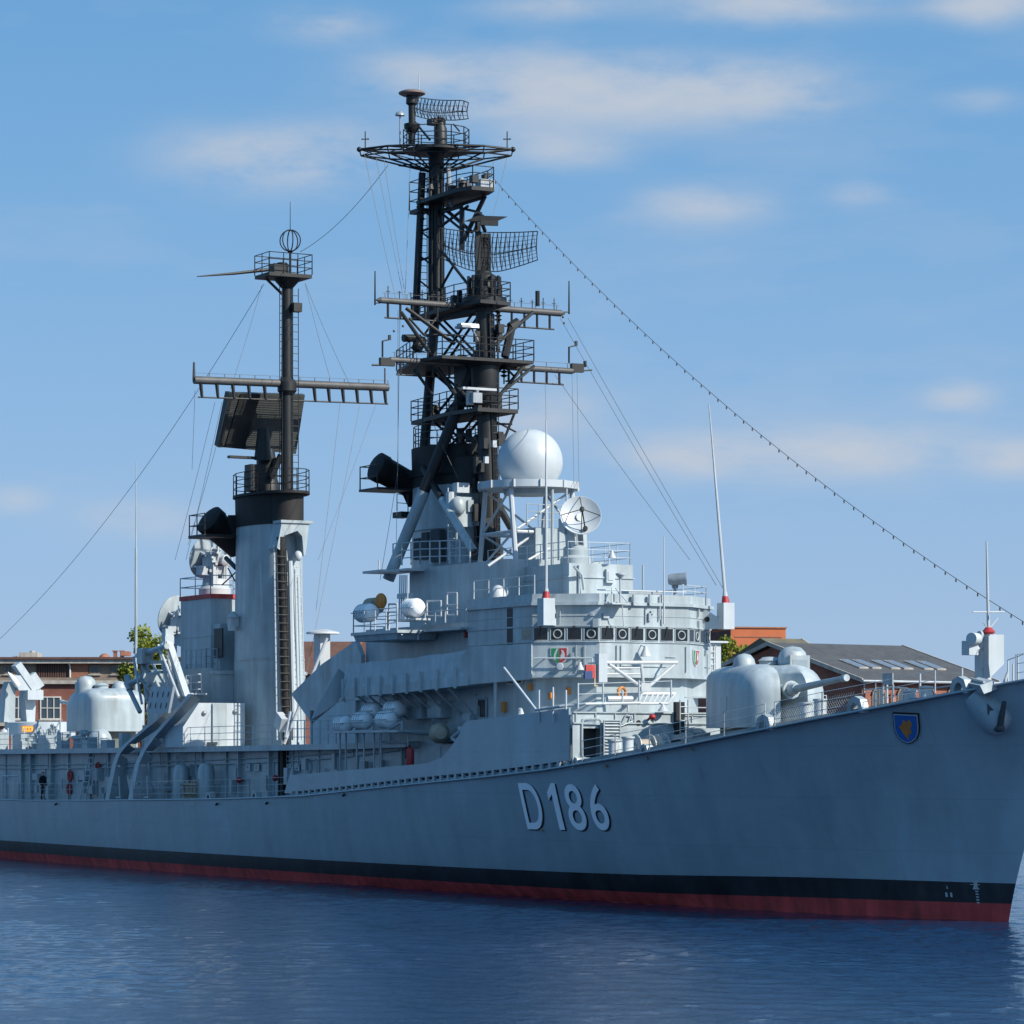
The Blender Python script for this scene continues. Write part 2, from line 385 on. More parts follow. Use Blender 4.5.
# anchor, its housing and bolster
m = MB()
h0_ = hullpix(974, 695); h1_ = hullpix(1001, 723); ha = (h1_-h0_); hn = ha.cross(V(0,0,1)).normalized()
if hn.y < 0: hn = -hn
m = MB(); L_ = ha.length; m.lathe(h0_-hn*.05-ha.normalized()*.1, ha, [(0,0),(.42,.02),(.5,.2),(.62,L_*.5),(.70,L_*.8),(.68,L_*1.0),(.56,L_*1.15),(.33,L_*1.25),(0,L_*1.29)], 26)
part(m, 'anchor_bolster', HULL, hull)
m = MB(); sa, sb = hullpix(1004,702)+hn*.5, hullpix(999,729)+hn*.62
m.tube(sa, sb, .09, .15, 8); m.ell(sb+V(0,0,.02), (.26,.2,.16), 12, 8); m.obox(hullpix(991,713)+hn*.5, ha.normalized()*.22, hn*.12, V(0,0,.2))
part(m, 'anchor', ANCH, hull)
m = MB(); hz = hullpix(985, 692); m.obox(hz+V(.1,.1,.25), (.75,-.2,.08), (0,.32,-.1), (.02,.08,.16)); m.obox(hz+V(.15,.25,.45), (.7,-.2,.08), (0,.04,0), (0,0,.04))
part(m, 'anchor_cover', GREY, hull)
# ---- bulwark: low plate with freeing gap, rising into the shell plate of the forward house
top = [(292,775),(345,770.5),(426,763.5),(442,757.5),(452,746),(459,735),(464,724),(467,721),(500,717),(535,712.5),(569,708.3)]
def edgepix(px, py):
    w = 7.0
    for i in range(60): p = W(px, py, w); w = .5*w+.5*(bd(p.x)+.02)
    return W(px, py, w)
tp = [edgepix(x, y) for x, y in top]
m = MB(); n = 60; t1, t0 = tp[0].x, tp[-1].x
def topz(t):
    for p, q in zip(tp, tp[1:]):
        if q.x <= t <= p.x: return q.z+(p.z-q.z)*(t-q.x)/(p.x-q.x)
    return tp[-1].z if t < tp[-1].x else tp[0].z
tl = sorted([t1+(t0-t1)*i/n for i in range(n+1)]+[p.x for p in tp])
outer = []
for t in tl: outer.append((t, bd(t)+.02))
vs = []
for t, w in outer:
    zb = zd(t)+.27; zt = max(topz(t), zb+.05)
    vs += [V(t,w,zb), V(t,w+.01,zt), V(t,w-.08,zt), V(t,w-.08,zb)]
fs = []
for i in range(len(outer)-1):
    for k in range(4): fs.append((4*i+k, 4*i+(k+1)%4, 4*i+4+(k+1)%4, 4*i+4+k))
fs += [(0,1,2,3), tuple(4*(len(outer)-1)+k for k in (3,2,1,0))]
m.add(vs, fs)
e = len(tl)-1
p0 = V(tl[-1], bd(tl[-1])+.02, zd(tl[-1])+.17)
m.extr([V(tl[-1], bd(tl[-1])-.0, zd(tl[-1])+.17), V(tl[-1], bd(tl[-1])-.0, zd(tl[-1])+1.62), V(tl[-1]+.95, bd(tl[-1])+.02, zd(tl[-1])+.17)], (0,-.08,0))
bul = part(m, 'bulwark', HULL)
m = MB()
k = 0; t = tl[0]+.2
while t < tl[-1]:
    m.cbox((t, bd(t)-.04, zd(t)+.13), (.2, .14, .28)); t += .72
part(m, 'freeing_port_bar', HULL, bul)
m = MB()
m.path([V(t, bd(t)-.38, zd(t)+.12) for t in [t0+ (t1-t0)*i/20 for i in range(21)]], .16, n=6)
part(m, 'gap_shade_bar', BLACK, bul)  # black bar added behind the freeing gap, standing in for its shade

# ---- long deckhouse on the main deck and the 01 deck over it
m = MB()
HW = 5.0
plan = [(41, HW), (41, -HW), (122, -HW), (122, HW)]
zb_ = lambda z, p: 0
m.add([V(t, s*HW, zd(t)-.1) for t in (22.6,41,60,80,100,122) for s in (1,-1)] + [V(t, s*HW, z) for t, z in ((22.6,7.75),(41,7.05),(60,6.85),(80,6.75),(100,6.7),(122,6.65)) for s in (1,-1)],
      [(2*i,2*i+2,14+2*i-0,12+2*i) for i in range(5)] + [(2*i+1,13+2*i,15+2*i,2*i+3) for i in range(5)] + [(12+2*i,14+2*i,15+2*i,13+2*i) for i in range(5)] + [(0,12,13,1),(10,11,23,22)])
house = part(m, 'deckhouse', GREY)
def L1(t): return interp([(22.6,7.78),(32,7.5),(41,7.10),(60,6.93),(80,6.85),(100,6.80),(122,6.75)], t)
m = MB(); tt = [32.5,41,46,50,60,70,80,90,100,110,122]
for a, b in zip(tt, tt[1:]):
    wa = 5.0 if a < 41 else 5.75; wb = 5.0 if a < 41 else 5.75
    m.hexa([V(a,wa,L1(a)-.16),V(b,wb,L1(b)-.16),V(b,-wb,L1(b)-.16),V(a,-wa,L1(a)-.16)], [V(a,wa,L1(a)+.14),V(b,wb,L1(b)+.14),V(b,-wb,L1(b)+.14),V(a,-wa,L1(a)+.14)])
part(m, 'upper_deck', [GREY])
# house side details: doors, vertical stiffeners, pipes, notices, hose boxes
def side_box(mb, t, z, dt, dz, w0=HW, d=.06): mb.box((t-dt/2, w0-.01, z), (t+dt/2, w0+d, z+dz))
for t in (104.5, 93.0, 84.2, 71.3, 58.5, 53.0, 48.2):
    m = MB(); side_box(m, t, zd(t)+.2, .85, 1.75); m.box((t-.3, HW+.06, zd(t)+.5), (t+.3, HW+.075, zd(t)+1.7)); d_ = part(m, 'door', GREY, house)
    m = MB(); m.tube(V(t+.32,HW+.06,zd(t)+1.1), V(t+.32,HW+.12,zd(t)+1.1), .03); m.tube(V(t+.32,HW+.12,zd(t)+1.1), V(t+.15,HW+.12,zd(t)+1.1), .02); part(m, 'door_handle', STEEL, house)
m = MB()
for i in range(24):
    t = 43+i*3.2+random.uniform(-1.2,1.2); m.box((t, HW-.01, zd(t)), (t+random.uniform(.05,.18), HW+random.uniform(.05,.25), L1(t)-.16))
for z in (1.95, 2.2):
    m.path([V(t, HW+.1, zd(t)+z) for t in range(43, 121, 6)], .035)
for i in range(40):
    t = random.uniform(44, 118); z = random.uniform(.5, 2.0); m.tube(V(t,HW+.12,zd(t)+z), V(t,HW+.12,zd(t)+z+random.uniform(.4,1.2)), random.uniform(.03,.06))
part(m, 'stiffener', GREY, house)
for i in range(44):
    t = random.uniform(44, 118); z = zd(t)+random.uniform(.0, 1.6); m = MB(); side_box(m, t, z, random.uniform(.3,.9), random.uniform(.3,.9), HW, random.uniform(.15,.5)); part(m, 'junction_box', GREY, house)
for px in (238, 248, 257, 267, 279, 289, 297, 309):
    p = W(px, 767.5, HW+.1); m = MB(); m.mat(0).cbox(p, (.62,.03,.38)); m.mat(1)
    for q in range(5): m.cbox(p+V(random.uniform(-.2,.2), .02, random.uniform(-.12,.12)), (random.uniform(.1,.25),.012,.06))
    part(m, 'notice_board', [WHITE, GREY], house)
for px, py in ((275,778),(239,780)):
    p = W(px, py, HW+.3); m = MB(); m.ell(p, .17, 12, 8); m.tube(p+V(0,-.3,0), p, .06); part(m, 'fire_hydrant', REDP, house)
for px, py in ((70,776),(69,789),(98,768)):
    p = W(px, py, HW+.12); m = MB(); m.ring(p, (0,1,0), .3, .07, 18); m.ring(p, (0,1,0), .16, .06, 14); part(m, 'fire_hose', RED, house)
# large ventilation drums and steam trunk by the side passage
for px, wd in ((178,.75),(203,.8)):
    p = W(px, 797, 5.9); m = MB(); m.lathe(V(p.x,5.7,zd(p.x)), (0,0,1), [(.0,0),(wd*.6,0),(wd*.6,1.5),(wd*.5,1.85),(wd*.3,2.0),(0,2.05)], 22); part(m, 'ventilator', GREY, SHIP)
for px, py, pw in ((190,790,22),(188,797,26)):
    pass
p = W(189, 799, 6.3); m = MB()
for i in range(9):
    m.tube(p+V(-1.0+.23*i,-.1,-.1), p+V(-1.0+.23*i,-.1+random.uniform(-.1,.1),.95+random.uniform(-.2,.2)), .07)
m.tube(p+V(-1.1,0,.3), p+V(1.1,0,.3), .06); m.tube(p+V(-1.1,0,.8), p+V(1.1,0,.8), .06)
part(m, 'hose_rack', TAN)
m = MB(); p = W(282, 745, 5.3); m.box((p.x-.18, 5.0, zd(p.x)), (p.x+.18, 5.35, p.z)); m.box((p.x+.4, 5.0, zd(p.x)), (p.x+.55, 5.3, p.z)); part(m, 'cable_trunk', SOOT)
# inclined ladder aft
m = MB(); a = W(83,800,6.0); b = W(86,752,5.4); b.x = a.x; m.ladder(a, b, (1,0,0), .85, .36, .05); part(m, 'stairway', GREY)
m = MB()
for px in (3, 18):
    p = W(px, 800, 6.6); m.tube(p, p+V(0,0,1.5), .05)
a = W(3,800,6.6)+V(0,0,1.5); b = W(18,800,6.6)+V(0,0,1.5); m.tube(a, b, .05); part(m, 'boarding_frame', PALE)
# lifelines on the main deck
def deck_rail(ta, tb, s, name='lifeline', h=1.05, sp=2.2):
    n = max(1, int(abs(tb-ta)/sp)); pts = [V(ta+(tb-ta)*i/n, s*(bd(ta+(tb-ta)*i/n)-.12), zd(ta+(tb-ta)*i/n)) for i in range(n+1)]
    mb = MB(); mb.rail(pts, h, 3, 9, .032, .014); return part(mb, name, PALE)
deck_rail(52, 73, 1); deck_rail(81, 124, 1); deck_rail(23, 125, -1)
deck_rail(22, 9.2, 1); deck_rail(8.6, .4, 1); deck_rail(22, 0, -1); deck_rail(-3.0, -5.2, 1); deck_rail(-1, -5.2, -1)
# netting along the forecastle lifeline
m = MB()
for t in [4.2+.12*i for i in range(44)]:
    a = V(t, bd(t)-.12, zd(t)); b = V(t+.45, bd(t+.45)-.12, zd(t)+.62); m.tube(a, b, .0055, n=4); a2 = V(t+.45, bd(t+.45)-.12, zd(t)); b2 = V(t, bd(t)-.12, zd(t)+.8); m.tube(a2, b2, .0055, n=4)
m.isl = []; part(m, 'safety_net', GREY)
# 01 deck rail aft
m = MB(); m.rail([V(t, 5.65, L1(t)+.14) for t in (57,62,66,70,75)], 1.1, 3, 2.4, .035, .02); part(m, 'guard_rail', PALE)
m = MB(); m.rail([V(t, 5.65, L1(t)+.14) for t in (82,88,94,100,106,112,120)], 1.0, 3, 2.6, .035, .018); part(m, 'guard_rail', PALE)
# lockers, ventilators and gear crowding the edge of the 01 deck aft
rk = random.Random(31)
for k in range(30):
    t = rk.uniform(80.5, 119); w = rk.uniform(4.3, 5.4); z = L1(t)+.13; m = MB(); q = rk.random(); h = rk.uniform(.35, 1.15)
    if q < .45: m.box((t-rk.uniform(.2,.7), w-.3, z), (t+rk.uniform(.2,.7), w+.25, z+h)); part(m, 'deck_locker', GREY)
    elif q < .8: r = rk.uniform(.12,.3); m.lathe(V(t,w,z), (0,0,1), [(0,0),(r*.6,0),(r*.6,h*.7),(r,h*.75),(r,h),(0,h+.05)], 12); part(m, 'ventilator', GREY)
    else: m.tube(V(t,w,z), V(t+rk.uniform(-.3,.3),w,z+h+.5), .05); m.tube(V(t-.4,w,z+h*.6), V(t+.4,w,z+h*.7), .04); part(m, 'deck_gear', PALE)
# bollards and fairleads on the forecastle
def fairlead(p, s=1.0):
    mb = MB()
    prof = []
    pts_o = [(-.62,0),(-.62,.25),(-.45,.62),(0,.78),(.45,.62),(.62,.25),(.62,0)]; pts_i = [(-.32,0),(-.32,.2),(-.2,.42),(0,.5),(.2,.42),(.32,.2),(.32,0)]
    for k in range(6):
        a, b, c, d = pts_o[k], pts_o[k+1], pts_i[k+1], pts_i[k]
        mb.extr([p+V(q[0]*s,-.17,q[1]*s) for q in (a,b,c,d)], (0,.34,0))
    return part(mb, 'fairlead', GREY)
for px, py in ((768,735),(860,713),(961,692),(576,770),(646,756),(206,802),(252,801)):
    p = hullpix(px, py); fairlead(V(p.x, bd(p.x)-.3, zd(p.x)-.02), .85 if px > 700 else .55)
for px, wv in ((806,4.2),(820,4.2),(910,1.6),(926,1.6),(614,5.9),(628,5.9)):
    p = W(px, 700, wv); m = MB(); z = zd(p.x); m.lathe(V(p.x,wv,z), (0,0,1), [(0,0),(.3,0),(.24,.1),(.24,.8),(.29,.85),(.29,.92),(0,.94)], 18); part(m, 'bollard', PALE)
# ---- forward superstructure
def L2(t): return L1(t)+2.62
# 01 deck over the side passages and the lit front bulkhead
m = MB(); m.prism([(22.75,6.7),(22.75,-6.7),(33,-7.05),(33,7.05)], 7.72, 7.88); fd = part(m, 'upper_deck', GREY)
m = MB(); FB = 22.72
bt = V(FB,0,0)
def T22(px, py): return T(px, py, FB)
dl, dr = T22(581,740).y, T22(600.5,740).y; dzt = T22(590,719).z; dzb = T22(590,759).z
zf = zd(FB)-.1; zt = 8.42
m.box((FB-.04,dl,zf), (FB+.04,6.72,zt)); m.box((FB-.04,-6.72,zf), (FB+.04,dr,zt)); m.box((FB-.04,dr,zf), (FB+.04,dl,dzb)); m.box((FB-.04,dr,dzt), (FB+.04,dl,zt))
fb = part(m, 'front_bulkhead', GREY)
m = MB(); cy, cz = (dl+dr)/2, (dzt+dzb)/2; hw, hh = (dl-dr)/2, (dzt-dzb)/2
rp = [V(FB-.07, cy+hw*math.copysign(abs(math.cos(R(a)))**.35, math.cos(R(a))), cz+hh*math.copysign(abs(math.sin(R(a)))**.2, math.sin(R(a)))) for a in range(0,360,15)]
m.path(rp, .06, closed=True); part(m, 'door_frame', GREY, fb)
m = MB(); m.box((FB+.9,dr-.6,zf), (FB+1.0,dl+.4,zt-.6)); part(m, 'passage_wall', DECKM, fb)
m = MB(); a = T(603,740,FB-.25); b = T(619,740,FB-.25); y0, y1 = b.y, a.y; z0, z1 = T(610,757.5,FB-.25).z, T(610,720.5,FB-.25).z
m.box((FB-.3,y0,z0), (FB-.24,y1,z1)); 
for k in range(11): 
    zz = z0+.12+(z1-z0-.24)*k/10; m.obox(V(FB-.33,(y0+y1)/2,zz), (.05,0,-.035), (0,(y1-y0)/2-.05,0), (.008,0,.015))
m.path([V(FB-.33,y0,z0),V(FB-.33,y1,z0),V(FB-.33,y1,z1),V(FB-.33,y0,z1)], .035, closed=True)
part(m, 'louvred_door', GREY, fb)
m = MB()
for z in (8.42, 7.95): m.box((FB-.12,-6.72,z-.03), (FB-.04,6.72,z+.03))
for k in range(14): m.box((FB-.1, 6.6-k*1.0, 7.95), (FB-.04, 6.55-k*1.0, 8.4))
for py in (690, 700, 708, 716, 724): 
    a, b = T22(684,py+8), T22(706,py+8); m.box((FB-.1,b.y-2,a.z), (FB-.04,a.y,a.z+.05))
part(m, 'coaming', GREY, fb)
m = MB(); p = T22(638,723); m.lathe(V(FB-.055,p.y,p.z), (1,0,0), [(.13,0),(.13,.03)], 16); part(m, 'scuttle', BLACK, fb)
m = MB(); p = T22(648,717); m.tube(V(FB-.04,p.y,p.z-.1), V(FB-.35,p.y,p.z), .06); m.ell(V(FB-.38,p.y,p.z), (.16,.16,.13), 12, 8); part(m, 'alarm_lamp', REDP, fb)
m = MB(); p = T22(659,708); m.lathe(V(FB-.35,p.y,p.z-.15), (0,0,1), [(.26,0),(.1,.22),(.05,.32),(0,.33)], 16); m.tube(V(FB-.35,p.y,p.z+.15), V(FB-.04,p.y,p.z+.22), .03); part(m, 'deck_lamp', WHITE, fb)
m = MB(); 
for a, b in (((620,727),(626,715)),((626,715),(630,716)),((621,726),(633,721)),((631,715),(633,721)),((628,724),(631,715))): m.tube(T(a[0],a[1],FB-.12), T(b[0],b[1],FB-.12), .03)
part(m, 'wall_bracket', GREY, fb)
m = MB(); a = T22(677,748); b = T22(677,702); m.box((FB-.3,a.y-.22,zd(FB)), (FB-.04,a.y+.22,b.z)); part(m, 'cable_trunk', BLACK, fb)
m = MB(); m.ladder(T(684,748,FB-.3), T(684,700,FB-.3), (0,1,0), .42, .3, .035); part(m, 'ladder', GREY, fb)
m = MB()
for px, py in ((675,738),(697.5,733)): p = T(px,py,FB-.32); m.cbox(p, (.04,.42,.3))
part(m, 'warning_plate', WHITE, fb)
# cable reels and lockers on the forecastle break
for px, py, wd, mt in ((643,744,.75,TAN),(672,744,.75,SOOT),(660,746,.35,GREY)):
    p = T(px, py, 20.6); z = zd(20.6); m = MB(); c = V(20.6,p.y,z+.62)
    m.mat(0).lathe(c-V(0,wd/2,0), (0,1,0), [(.0,0),(.34,0),(.34,wd),(0,wd)], 18); m.mat(1)
    for s in (-1,1): m.lathe(c+V(0,s*wd/2,0), (0,1,0), [(0,-.02),(.55,-.02),(.55,.03),(0,.03)], 22); m.box((20.45,p.y+s*(wd/2+.06)-.03,z), (20.75,p.y+s*(wd/2+.06)+.03,z+.7))
    part(m, 'cable_reel', [mt, GREY])
for px in (617, 630):
    p = T(px, 752, 20.9); z = zd(20.9); m = MB(); m.lathe(V(20.9,p.y,z), (0,0,1), [(0,0),(.28,0),(.28,.75),(.22,.85),(0,.87)], 18); part(m, 'mooring_post', GREY)
m = MB(); p = T(697,742,21.0); m.box((20.6,p.y-.45,zd(21)), (21.6,p.y+.45,zd(21)+1.3)); part(m, 'deck_locker', GREY)
# house between 01 and 02 decks, and on down to the main deck further aft
O1 = [(28.25,2.3),(28.25,-2.3),(30.2,-4.4),(50.5,-4.4),(50.5,4.4),(30.2,4.4)]
m = MB(); m.prism(O1, lambda z, p: L1(p[0])-.1, lambda z, p: L2(p[0])); h1 = part(m, 'forward_house', GREY)
O2 = [(31.0,4.2),(31.0,-4.2),(48.6,-4.2),(48.6,4.2)]
m = MB(); m.prism(O2, lambda z, p: L2(p[0]), lambda z, p: 12.95); h2 = part(m, 'signal_house', GREY)
# 02 deck with wide wings
EDG = [(29.75,4.85),(31,4.95),(32.5,5.1),(34.5,5.6),(37,6.1),(40,6.3),(46.6,6.4)]
m = MB(); vs = []
for t, w in EDG: vs += [V(t,w,L2(t)-.12), V(t,w,L2(t)+.1), V(t,-w,L2(t)+.1), V(t,-w,L2(t)-.12)]
m.add(vs, [(4*i+k,4*i+(k+1)%4,4*i+4+(k+1)%4,4*i+4+k) for i in range(len(EDG)-1) for k in range(4)]+[(0,1,2,3),(24,25,26,27)])
wing = part(m, 'wing_deck', GREY)
def strip(mb, pts, zlo, zhi, th=.06, lean=0):
    vs = []
    for t, w in pts:
        s = 1 if w > 0 else -1
        vs += [V(t,w,zlo(t)), V(t,w-s*lean,zhi(t)), V(t,w-s*(lean+th),zhi(t)), V(t,w-s*th,zlo(t))]
    n = len(pts); mb.add(vs, [(4*i+k,4*i+(k+1)%4,4*i+4+(k+1)%4,4*i+4+k) for i in range(n-1) for k in range(4)]+[(0,1,2,3),(4*n-4,4*n-3,4*n-2,4*n-1)])
def sub(tab, a, b, n=14): return [(a+(b-a)*i/n, interp(tab, a+(b-a)*i/n)) for i in range(n+1)]
for s in (1,-1):
    e = [(t, s*(w+.02)) for t, w in sub(EDG, 29.8, 35.6)]
    m = MB(); strip(m, e, lambda t: L2(t)-.13, lambda t: 11.68 if t < 34.6 else 11.68-(t-34.6)*1.0); wb_ = part(m, 'wing_bulwark', GREY)
    e = [(t, s*(w+.05)) for t, w in sub(EDG, 34.9, 46.6, 20)]
    m = MB(); vs = []
    strip(m, e, lambda t: L2(t)+.28, lambda t: L2(t)+1.5+.025*math.sin(t*2.2), .12, .16)
    part(m, 'canvas_dodger', CANVAS)
    m = MB(); strip(m, [(t, s*(w+.1)) for t, w in sub(EDG, 34.6, 46.6, 20)], lambda t: L2(t)-.16, lambda t: L2(t)+.3, .08)
    for i in range(9): t = 35.4+i*1.38; w = interp(EDG, t); m.cbox((t, s*(w+.14), L2(t)+.25), (.08,.12,1.0))
    part(m, 'wing_edge', GREY)
m = MB()
for i in range(9):
    t = 36.5+i*1.15; m.tube(V(t, interp(EDG,t)-.25, L2(t)-.1), V(t, 4.4, L2(t)-1.35), .06, n=6)
part(m, 'wing_strut', GREY)
m = MB(); p = W(474,716,5.4); q = W(474,672,5.4); m.tube(V(32.9,5.1,L1(32.9)), V(32.9,5.1,L2(32.9)), .09); part(m, 'stanchion', GREY)
m = MB()
for a, b in (((504,668),(536,710)),((536,710),(560,706.5)),((560,706.5),(585,704)),((585,704),(640,703))): m.tube(W(*a,6.9) if a[0] < 570 else T(*a,FB-.1), W(*b,6.9) if b[0] < 570 else T(*b,FB-.1), .065)
part(m, 'awning_spar', PALE)
# side fittings of the house in the recess
WS = 4.42
for (x0,y0,x1,y1,nm,mt) in ((478,699,487,719,'door',BLACK),(484,673,500,683,'window',GLASS),(508,674,523,684,'window',GLASS)):
    a, b = W(x0,y1,WS), W(x1,y0,WS); m = MB(); m.box((b.x,WS-.02,a.z), (a.x,WS+.03,b.z)); o = part(m, nm, mt, h1)
    m = MB(); m.path([V(b.x,WS+.04,a.z),V(a.x,WS+.04,a.z),V(a.x,WS+.04,b.z),V(b.x,WS+.04,b.z)], .05, closed=True); part(m, 'window_frame' if nm == 'window' else 'door_frame', WHITE if nm == 'window' else GREY, o)
for (x0,y0,x1,y1,nm,mt,dp) in ((407,702,421,719,'junction_box',GREY,.55),(427,701,441,718,'junction_box',GREY,.55),(438,684,452,692,'distribution_box',WHITE,.35),(426,746,441,764,'junction_box',GREY,.6),(404,752,416,764,'junction_box',GREY,.4),(462,714,470,722,'step_bracket',GREY,.4)):
    a, b = W(x0,y1,WS+dp), W(x1,y0,WS+dp); m = MB(); m.box((b.x,WS-.02,a.z), (a.x,WS+dp,b.z)); m.box((b.x+.05,WS+dp,a.z+.05), (a.x-.05,WS+dp+.02,b.z-.05)); part(m, nm, mt, h1)
for (x, y) in ((504,707),(551,696),(568,691),(530,687)):
    p = W(x, y, WS+.05) if x < 533 else T(x, y, 29.2); m = MB(); m.cbox(p, (.28,.2,.32) if x != 504 else (.3,.2,.5)); part(m, 'fire_station_box', ORANGE, h1)
m = MB()
for i in range(22):
    t = random.uniform(31.5, 49); z = L1(t)+random.uniform(-.5, 2.2); m.tube(V(t,WS+.05,z), V(t+random.uniform(-.4,.4),WS+.05,z+random.uniform(.5,1.5) if i % 2 else z+.02), .03)
    if i % 3 == 0: m.path([V(t,WS+.07,z),V(min(t+3,50),WS+.07,z+.05)], .03)
part(m, 'pipework', GREY, h1)
m = MB(); p = W(438,734,5.6); m.lathe(p+V(.9,-.5,.05), V(-1,.45,0), [(0,0),(.44,0),(.5,.08),(.5,.9),(.46,1.3),(.3,1.75),(0,1.8)], 22); part(m, 'covered_reel', TAN)
m = MB()
for a, b in (((452,738),(462,730)),((452,738),(462,746)),((462,728),(462,750))): m.tube(W(*a,5.9), W(*b,5.9), .09)
part(m, 'reel_bracket', GREY)
# rack for the life rafts and its legs
m = MB(); a = W(336,731,6.4); b = W(406,727,6.4)
m.box((b.x, 5.2, a.z-.12), (a.x, 6.9, a.z))
for px in (340,346,357,364,374,381):
    p = W(px, 760, 6.5); m.tube(V(p.x,6.5,zd(p.x)), V(p.x,6.5,a.z), .05)
for px in (380,408): p = W(px,748,6.0); m.tube(V(p.x,6.0,zd(p.x)), V(p.x,6.0,a.z-.3), .05)
p, q = W(380,742,6.0), W(408,742,6.0); m.tube(p, q, .05)
m.tube(W(385,731,6.6), W(402,722,6.6), .08); m.tube(W(402,722,6.6), W(402,731,6.6), .08)
for dz in (.35, .75): m.tube(V(a.x,6.92,a.z+dz), V(b.x,6.92,a.z+dz+.1), .022)
part(m, 'raft_rack', GREY)

# ---- bridge
BO = [(27.8,2.4),(27.8,-2.4),(29.8,-4.82),(36.2,-4.82),(36.2,4.82),(29.8,4.82)]
m = MB(); m.prism(BO, 10.18, 13.45); bridge = part(m, 'bridge', GREY)
def off(plan, d):
    c = V(sum(p[0] for p in plan)/len(plan), sum(p[1] for p in plan)/len(plan))
    return [(p[0]+math.copysign(d, p[0]-c.x), p[1]+math.copysign(d, p[1]-c.y)) for p in plan]
m = MB(); m.prism(off(BO,.14), 13.45, 13.6); m.prism(off(BO,.02), 13.6, 13.98); 
part(m, 'bridge_roof', GREY, bridge)
m = MB(); m.prism(off(BO,.05), 12.46, 12.53); m.prism(off(BO,.05), 11.74, 11.79); m.prism(off(BO,.06), 10.12, 10.25); m.prism(off(BO,.02), 12.95, 12.975); part(m, 'rain_ledge', GREY, bridge)
def facet(P, Q):
    P, Q = V(P[0],P[1],0), V(Q[0],Q[1],0); e = (Q-P); ln = e.length; e.normalize(); n = V(e.y,-e.x,0)
    if n.x > 0.001 : n = -n
    return P, e, n, ln
for (P, Q, cnt) in ((BO[0],BO[1],6),(BO[5],BO[0],4),(BO[1],BO[2],4)):
    O, e, n, ln = facet(P, Q); pw = ln/cnt
    for k in range(cnt):
        u0, u1 = pw*k+.06, pw*(k+1)-.06; z0, z1 = 11.83, 12.42
        c = O+e*(u0+u1)/2+V(0,0,(z0+z1)/2)
        m = MB(); m.obox(c+n*.0, e*(u1-u0)/2, n*.012, V(0,0,(z1-z0)/2)); wn = part(m, 'window', GLASS, bridge)
        m = MB(); m.path([c+e*s*(u1-u0)/2+V(0,0,r*(z1-z0)/2)+n*.015 for s, r in ((-1,-1),(1,-1),(1,1),(-1,1))], .02, closed=True); part(m, 'window_frame', GREY, wn)
        if (k % 2 == 1):
            m = MB(); m.ring(c+n*.03, n, .19, .03, 22); part(m, 'clear_view_screen', GREY, wn)
a, b = W(508,642,4.83), W(530,629,4.83); 
for x0, x1 in ((522,531),):
    a, b = W(x0,639.5,4.83), W(x1,629,4.83); m = MB(); m.box((b.x,4.8,a.z), (a.x,4.84,b.z)); part(m, 'window', TAN, bridge)
m = MB(); a, b = W(507,640,4.83), W(512.5,618,4.83); m.box((b.x,4.8,11.7), (a.x,4.835,13.4)); part(m, 'doorway', BLACK, bridge)
# small fittings, conduits and pipes over the bridge faces
rb_ = random.Random(21)
for (P, Q, cnt) in ((BO[0],BO[1],11),(BO[5],BO[0],8),(BO[1],BO[2],6)):
    O, e, n, ln = facet(P, Q)
    for k in range(cnt):
        u = rb_.uniform(.15, ln-.15); lo, hi = ((10.4,11.6),(12.6,13.3))[rb_.random() < .45]; c = O+e*u+V(0,0,rb_.uniform(lo,hi)); m = MB(); q = rb_.random()
        if q < .35: m.obox(c+n*.06, e*rb_.uniform(.06,.16), n*.06, V(0,0,rb_.uniform(.06,.2))); part(m, 'junction_box', GREY, bridge)
        elif q < .7: m.tube(O+e*u+n*.05+V(0,0,lo), O+e*u+n*.05+V(0,0,hi), .025, n=6); part(m, 'pipework', GREY, bridge)
        else: m.tube(c+n*.04, c+n*.04+e*min(rb_.uniform(.4,1.4), ln-u-.05), .02, n=6); part(m, 'cable_run', GREY, bridge)
for (P, Q, cnt) in ((BO[0],BO[1],6),(BO[5],BO[0],4)):
    O, e, n, ln = facet(P, Q)
    for k in range(0, cnt, 2): 
        c = O+e*(ln/cnt*(k+.5))+V(0,0,12.4); m = MB(); m.tube(c+n*.05+V(0,0,.05), c+n*.05-e*.1+V(0,0,-.38), .014, n=5); m.obox(c+n*.05+V(0,0,.06), e*.05, n*.03, V(0,0,.03)); part(m, 'wiper', MASTM, bridge)
# coat of arms plates on the bridge corners
O, e, n, ln = facet(BO[5], BO[0])
def arms(name, c, e, n):
    m = MB(); crest(m, c, e, V(0,0,1), n, .82, .78, [(1,1,.01,.04)])
    m.mat(2); m.extr([c+n*.052+e*(a*.82)+V(0,0,b*.78) for a, b in ((-.43,.44),(-.02,.44),(-.02,-.43),(-.2,-.38),(-.36,-.24),(-.43,-.05))], n*.01)
    m.mat(0); m.extr([c+n*.052+e*(a*.82)+V(0,0,b*.78) for a, b in ((.02,.44),(.44,.44),(.44,0),(.38,-.22),(.2,-.38),(.02,-.43))], n*.01)
    m.mat(1); m.extr([c+n*.064+e*(a*.82)+V(0,0,b*.78) for a, b in ((-.14,.42),(-.04,.42),(-.18,.05),(-.2,-.3),(-.32,-.22),(-.28,.1))], n*.008)
    m.extr([c+n*.064+e*(a*.82)+V(0,0,b*.78) for a, b in ((.12,.36),(.26,.3),(.34,.1),(.3,-.2),(.18,-.1),(.1,-.3),(.08,.0),(.16,.14))], n*.008)
    return part(m, name, [REDP, WHITE, GREEN], bridge)
p = O+e*(ln*.40)+V(0,0,11.12); arms('coat_of_arms', p, e, n)
